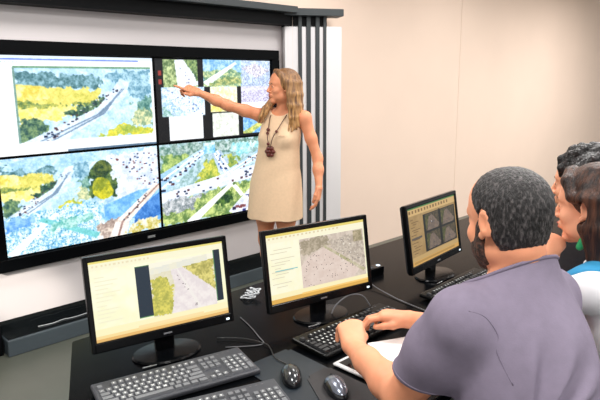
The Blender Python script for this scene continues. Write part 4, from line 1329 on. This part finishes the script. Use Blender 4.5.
    for q in (-1, 1):
        Bd.ell(L(q * .070, 0.020, -.02), np.array((.010, .012, .035)) * hs, RH, .02)
    def cutb(P, d):
        q = ((P - Hc) @ RH) / hs
        x, y, z = np.abs(q[:, 0]), q[:, 1], q[:, 2]
        top = np.interp(y, [.0, .02, .05, .075, .09, .11], [.01, .01, -.045, -.052, -.044, -.042])
        m = np.sqrt((x / .020) ** 2 + ((z + .063) / .010) ** 2) - 1
        return np.maximum(np.maximum(np.maximum(d, (z - top) * .8), (.012 - y) * .9), np.where(y > .06, -m * .008, -1))
    Bd.post = cutb
    child(Bd, 'beard', 0.0026, Hc - .17, Hc + .16, p, M['beard'])
    return p
man_typing()

# ---- the long-haired woman beside him, chin on her hand
def woman_listening():
    Hc = V3(1.815, 0.618, 1.258); RH = pitchR(yawR(90), 4, 0); hs = 0.97
    pv = V3(1.815, 0.35, 0.555); nb = V3(1.818, 0.560, 1.118)
    base = V3(1.80, .36, 0)
    R, ln = trunk_frame(pv, nb, 86)
    k_ = ln / .63
    rows = [(z * k_, cx, cy, rx, ry) for z, cx, cy, rx, ry in [(-.06, 0, 0, .165, .120), (.06, 0, 0, .165, .120), (.18, 0, -.004, .138, .108), (.30, 0, -.008, .138, .106), (.42, 0, -.010, .152, .106), (.52, 0, -.012, .150, .094), (.58, 0, -.008, .120, .076), (.63, 0, 0, .062, .056)]]
    S = Sdf(); S.stack(pv, R, rows, 0.03)
    S.rc(nb - V3(0, .006, .03), Hc + RH @ V3(0, -0.024, -0.065), .053, .049, .03)
    L = head(S, Hc, RH, hs, .92)
    mid = lambda a, b, t: a * (1 - t) + b * t
    sl = nb + R @ V3(-.158, .0, -.060); el = V3(1.665, .815, .905); wl = V3(1.702, .712, 1.100)
    sr = nb + R @ V3(.158, .0, -.060); er = V3(1.965, .75, .815); wr = V3(1.885, .95, .795)
    for (s_, e_, w_) in ((sl, el, wl), (sr, er, wr)):
        S.chain([mid(nb, s_, .4) - V3(0, 0, .02), s_, mid(s_, e_, .4), e_], [.046, .048, .042, .036], .03)
        S.chain([e_, mid(e_, w_, .3), w_], [.036, .036, .024], .02)
    hand(S, wl, V3(.085, -.015, .062), V3(-.45, -.75, .30), -1, [(.9, 1.0, .5), (1.0, 1.1, .6), (1.1, 1.2, .6), (1.2, 1.2, .6)], .92, (.2, .5), .03)
    hand(S, wr, V3(-.55, .80, -.05), V3(.05, 0, 1), 1, [(.2, .3, .2)] * 4, .92, (.3, .3), .06)
    kn = [V3(1.71, .80, .55), V3(1.90, .80, .55)]
    T = Sdf(); seated_lower(S, T, pv, R, .9, kn)
    p = person(S, 0.0040, (1.50, .15, 0), (2.15, 1.20, 1.42), tuple(base), M['skin_w'], 'long-haired woman in a white and blue top, chin resting on her hand')
    eyes(p, L, RH, hs, base, M['brow_dark'], (0, 0))
    T.stack(pv, R, [(-.10, 0, 0, .168, .125), (.05, 0, 0, .176, .130), (.12, 0, 0, .160, .124)], .03)
    T.post = lambda P, d: np.maximum(d, .075 - P[:, 2])
    child(T, 'trousers', .006, (1.5, .1, 0), (2.15, 1.05, .8), p, M['denim'])
    seated_shoes(p, pv, R, kn, (1.5, .6, -.02), (2.15, 1.2, .2))
    D = Sdf()
    D.stack(pv, R, [(z, cx, cy, rx + .013, ry + .013) for z, cx, cy, rx, ry in rows[1:-1]] + [(.625 * k_, 0, 0, .078, .068)], .03, disp=lambda q: .003 * np.sin(q[:, 0] * 30 + q[:, 2] * 45))
    for (s_, e_) in ((sl, el), (sr, er)):
        D.chain([mid(nb, s_, .35) - V3(0, 0, .025), s_, mid(s_, e_, .60)], [.056, .060, .056], .03)
    BP = Sdf(); BP.p = list(D.p)
    D.rc(nb + V3(0, .006, .0), nb + V3(0, .03, .10), .056, .075, .006, 's')
    tp = child(D, 'top', .004, (1.5, .15, .5), (2.2, 1.0, 1.2), p, M['top_white'])
    BP.post = lambda P, d: np.maximum(d - .0025, np.linalg.norm((P - (sl + R @ V3(.018, .005, .035))) / V3(1.0, 1.1, .9), axis=1) - .062)
    child(BP, 'blue_shoulder_panel', .003, sl - .15, sl + .2, p, M['top_blue'])
    # green ribbon at the neck
    G = Sdf()
    c = nb + V3(-.030, .030, .045)
    G.ell(c, (.040, .046, .016), None, .01); G.rc(c + V3(-.02, .03, 0), c + V3(-.022, .040, -.022), .013, .011, .01)
    child(G, 'green_neck_ribbon', .003, c - .11, c + .11, p, M['green'])
    # long straight dark hair tucked behind the ear
    Hd = Sdf()
    Hd.ell(L(0, -.018, .044), V3(.086, .107, .094) * hs, RH, .02)
    r2 = np.random.default_rng(9)
    for k in range(19):
        a = math.radians(-98 + 196 * k / 18)
        sx, sy = math.sin(a), -math.cos(a)
        top = L(.045 * sx, -.02 + .055 * sy, .108)
        m1 = L(.090 * sx, -.022 + .098 * sy, .035)
        m2 = L(.097 * sx, -.026 + .102 * sy, -.05)
        w_ = 1.0 if sx > 0 else (1.0 if sx > -.8 else .92)
        m3 = L(.105 * sx * (1 if sx > 0 else .85), -.050 + .105 * sy, -.14)
        m4 = nb + R @ V3(.135 * sx * w_, -.085 + .075 * sy, -.10)
        m5 = nb + R @ V3(.125 * sx * w_ + r2.normal() * .006, -.105 + .070 * sy, -.24)
        m6 = nb + R @ V3(.110 * sx * w_ + r2.normal() * .008, -.110 + .065 * sy, -.36 - .04 * r2.random())
        pts = [top, m1, m2, m3, m4, m5, m6]
        Hd.chain(pts, [.020, .020, .020, .019, .018, .015, .006], .012)
    for q in (-1, 1):
        Hd.chain([L(q * .015, .066, .108), L(q * .050, .060, .082), L(q * .076, .036, .038), L(q * .090, -.012, .034), L(q * .099, -.040, -.04)], [.016, .017, .015, .014, .014], .012)
    Hd.ell(L(0, .102, -.030), V3(.0665, .060, .108) * hs, RH, .012, 's')
    for q in (-1, 1):
        Hd.ell(L(q * .10, -.002, -.004), V3(.030, .020, .036) * hs, RH, .006, 's')
    child(Hd, 'hair', .0035, (1.6, .35, .6), (2.0, .80, 1.42), p, M['hair_dark'])
    return p
woman_listening()

# ---- a fourth person, all but hidden behind her: only dark wavy hair shows
def person_behind():
    Hc = V3(2.262, 0.812, 1.243); RH = pitchR(yawR(92), 2, 0); hs = 1.0
    pv = V3(2.26, .50, .555); nb = V3(2.262, .765, 1.125); base = V3(2.26, .50, 0)
    R, ln = trunk_frame(pv, nb, 90)
    k_ = ln / .63
    rows = [(z * k_, cx, cy, rx, ry) for z, cx, cy, rx, ry in [(-.06, 0, 0, .165, .122), (.06, 0, 0, .165, .122), (.18, 0, -.004, .145, .112), (.30, 0, -.008, .148, .112), (.42, 0, -.010, .162, .112), (.52, 0, -.012, .158, .098), (.58, 0, -.008, .125, .08), (.63, 0, 0, .064, .058)]]
    S = Sdf(); S.stack(pv, R, rows, .03)
    S.rc(nb - V3(0, .006, .03), Hc + RH @ V3(0, -.024, -.065), .055, .051, .03)
    L = head(S, Hc, RH, hs, .97)
    mid = lambda a, b, t: a * (1 - t) + b * t
    sl = nb + R @ V3(-.165, 0, -.06); el = V3(2.10, .82, .83); wl = V3(2.16, .92, .792)
    sr = nb + R @ V3(.165, 0, -.06); er = V3(2.48, .84, .83); wr = V3(2.37, .92, .792)
    for (s_, e_, w_) in ((sl, el, wl), (sr, er, wr)):
        S.chain([mid(nb, s_, .4) - V3(0, 0, .02), s_, e_], [.048, .05, .038], .03)
        S.chain([e_, w_], [.038, .025], .02)
    hand(S, wl, V3(.30, .95, -.02), V3(0, 0, 1), -1, [(.2, .3, .2)] * 4, .95)
    hand(S, wr, V3(-.30, .95, -.02), V3(0, 0, 1), 1, [(.2, .3, .2)] * 4, .95)
    kn = [V3(2.16, .94, .55), V3(2.37, .94, .55)]
    T = Sdf(); seated_lower(S, T, pv, R, .92, kn)
    p = person(S, .005, (1.95, .25, 0), (2.65, 1.30, 1.45), tuple(base), M['skin_w'], 'person with dark wavy hair, almost hidden behind the long-haired woman')
    eyes(p, L, RH, hs, base, M['brow_dark'])
    T.stack(pv, R, [(-.10, 0, 0, .168, .127), (.05, 0, 0, .176, .132), (.12, 0, 0, .164, .128)], .03)
    T.post = lambda P, d: np.maximum(d, .075 - P[:, 2])
    child(T, 'trousers', .007, (1.95, .25, 0), (2.6, 1.15, .8), p, M['denim'])
    seated_shoes(p, pv, R, kn, (1.95, .7, -.02), (2.65, 1.3, .2))
    D = Sdf()
    D.stack(pv, R, [(z, cx, cy, rx + .012, ry + .012) for z, cx, cy, rx, ry in rows[1:-1]] + [(.625 * k_, 0, 0, .076, .07)], .03)
    for (s_, e_) in ((sl, el), (sr, er)):
        D.chain([mid(nb, s_, .35) - V3(0, 0, .025), s_, mid(s_, e_, .65)], [.058, .064, .054], .03)
    D.rc(nb + V3(0, .006, 0), nb + V3(0, .03, .1), .058, .075, .006, 's')
    child(D, 'sweater', .006, (1.95, .25, .5), (2.65, 1.05, 1.22), p, M['chair'])
    Hd = Sdf()
    Hd.ell(L(0, -.018, .044), V3(.090, .110, .098), RH, .02)
    Hd.ell(L(0, -.035, -.02), V3(.090, .092, .095), RH, .02)
    r2 = np.random.default_rng(3)
    for k in range(46):
        a = r2.uniform(0, 2 * PI); el_ = r2.uniform(.1, 1.45)
        d = V3(math.cos(a) * math.cos(el_), math.sin(a) * math.cos(el_), math.sin(el_))
        c = V3(0, -.018, .044) + d * V3(.086, .106, .094)
        t = np.cross(d, V3(.3, .5, .2)); t /= np.linalg.norm(t)
        Hd.chain([L(*(c - t * .03)), L(*(c + d * .010)), L(*(c + t * .03))], [.007, .012, .006], .008)
    Hd.ell(L(0, .108, -.035), V3(.068, .060, .096), RH, .012, 's')
    Hd.post = lambda P, d: np.maximum(d, -((P - Hc) @ RH)[:, 2] - .085)
    child(Hd, 'hair', .0035, Hc - .17, Hc + .19, p, M['hair_black'])
    return p
M['hair_black'] = mat('hair_black', rgb(14, 12, 13), .35, col2=rgb(52, 44, 46), scale=60, thr=(.5, .8), bump=.6, bscale=90)
person_behind()

# ------------------------------------------------------------------ chairs
def office_chair(x, y, face, label):
    t = empty('office_chair', (x, y, 0), math.radians(face - 90), label, 'chair', 'office chairs at the desk')
    bm = B(); box(bm, -.21, .21, -.20, .24, .385, .452, .03, 3); obj('seat', bm, M['chair'], t, True)
    bm = B(); box(bm, -.20, .20, -.262, -.222, .54, .80, .018, 3); obj('backrest', bm, M['chair'], t, True)
    bm = B(); tube(bm, [(0, -.05, .378), (0, -.24, .40), (0, -.275, .50), (0, -.268, .66)], .016, 8); obj('back_bar', bm, M['plastic_matte'], t, True)
    bm = B(); lathe(bm, [(.03, .07), (.03, .25), (.02, .26), (.02, .37), (.06, .385)], 20); obj('column', bm, M['plastic'], t, True)
    for k in range(5):
        a = k * 2 * PI / 5
        bm = B(); tube(bm, [(.02 * math.cos(a), .02 * math.sin(a), .10), (.20 * math.cos(a), .20 * math.sin(a), .072)], lambda q: .022 - .008 * q, 8); lg = obj('leg', bm, M['plastic'], t, True)
        bm = B(); ball(bm, (.20 * math.cos(a), .20 * math.sin(a), .031), .030, 12); obj('caster', bm, M['plastic_matte'], lg, True)
    return t
office_chair(1.152, .45, 80, 'dark office chair under the man in the mauve T-shirt')
office_chair(1.80, .38, 86, 'dark office chair under the long-haired woman')
office_chair(2.26, .52, 90, 'dark office chair under the almost hidden person')

# ------------------------------------------------------------------ unseen lamps in the ceiling, a sunbeam, ambient world fill through sides left open
for i, (x, y) in enumerate(((0.2, 1.0), (2.4, 1.0), (4.4, 1.0), (0.2, -1.2), (2.4, -1.2), (4.4, -1.2), (1.2, 2.75), (3.4, 2.6), (6.4, 1.0), (5.6, 2.4), (8.2, 1.6))):  # all out of view; those to the right added to brighten the back wall
    t = empty('unseen_ceiling_light', (x, y, 2.90), 0, 'unseen square white panel light added in the ceiling to light the room', 'ceiling light', 'unseen panel lights in the ceiling')
    bm = B(); box(bm, -.31, .31, -.31, .31, -.03, 0, .004); obj('light_frame', bm, M['white_slat'], t)
    bm = B(); box(bm, -.29, .29, -.29, .29, -.033, -.029); obj('diffuser', bm, M['lamp'], t)
    ld = bpy.data.lights.new('panel_light', 'AREA'); ld.shape = 'SQUARE'; ld.size = 0.58; ld.energy = LAMP[i]; ld.color = (1.0, 0.975, 0.945)
    lo = bpy.data.objects.new('panel_light', ld); COL.objects.link(lo); lo.location = (x, y, 2.86)
sp = bpy.data.lights.new('window_sunbeam', 'SPOT'); sp.energy = 1400; sp.spot_size = math.radians(7); sp.spot_blend = 0.9; sp.shadow_soft_size = 0.05; sp.color = (1.0, 0.93, 0.82)
so = bpy.data.objects.new('window_sunbeam', sp); COL.objects.link(so); so.location = (-1.8, 1.2, 2.3)
so.rotation_euler = (V3 and Vector((1.17, 3.73, 0.33)) - so.location).to_track_quat('-Z', 'Y').to_euler()
w = bpy.data.worlds.new('World'); SC.world = w; w.use_nodes = True
w.node_tree.nodes['Background'].inputs['Color'].default_value = (1.0, 0.98, 0.96, 1)
w.node_tree.nodes['Background'].inputs['Strength'].default_value = WORLD  # even white fill added for soft ambient light

# ------------------------------------------------------------------ camera
cd = bpy.data.cameras.new('camera'); cam = bpy.data.objects.new('camera', cd); COL.objects.link(cam)
cd.sensor_width = 36; cd.lens = 588.0 / 600 * 36; cd.clip_start = 0.02
yaw, pitch, roll = 0.7701, 0.1998, -0.0078
f_ = V3(math.sin(yaw) * math.cos(pitch), math.cos(yaw) * math.cos(pitch), -math.sin(pitch))
r_ = V3(math.cos(yaw), -math.sin(yaw), 0); u_ = np.cross(r_, f_)
r2_ = math.cos(roll) * r_ + math.sin(roll) * u_; u2_ = -math.sin(roll) * r_ + math.cos(roll) * u_
m4 = Matrix.Identity(4)
for i in range(3):
    m4[i][0], m4[i][1], m4[i][2] = r2_[i], u2_[i], -f_[i]
m4[2][3] = 1.63
cam.matrix_world = m4
SC.camera = cam
vs = SC.view_settings
vs.view_transform = 'Standard'; vs.look = 'None'; vs.gamma = 1.0; vs.use_curve_mapping = False
vs.exposure = -0.1
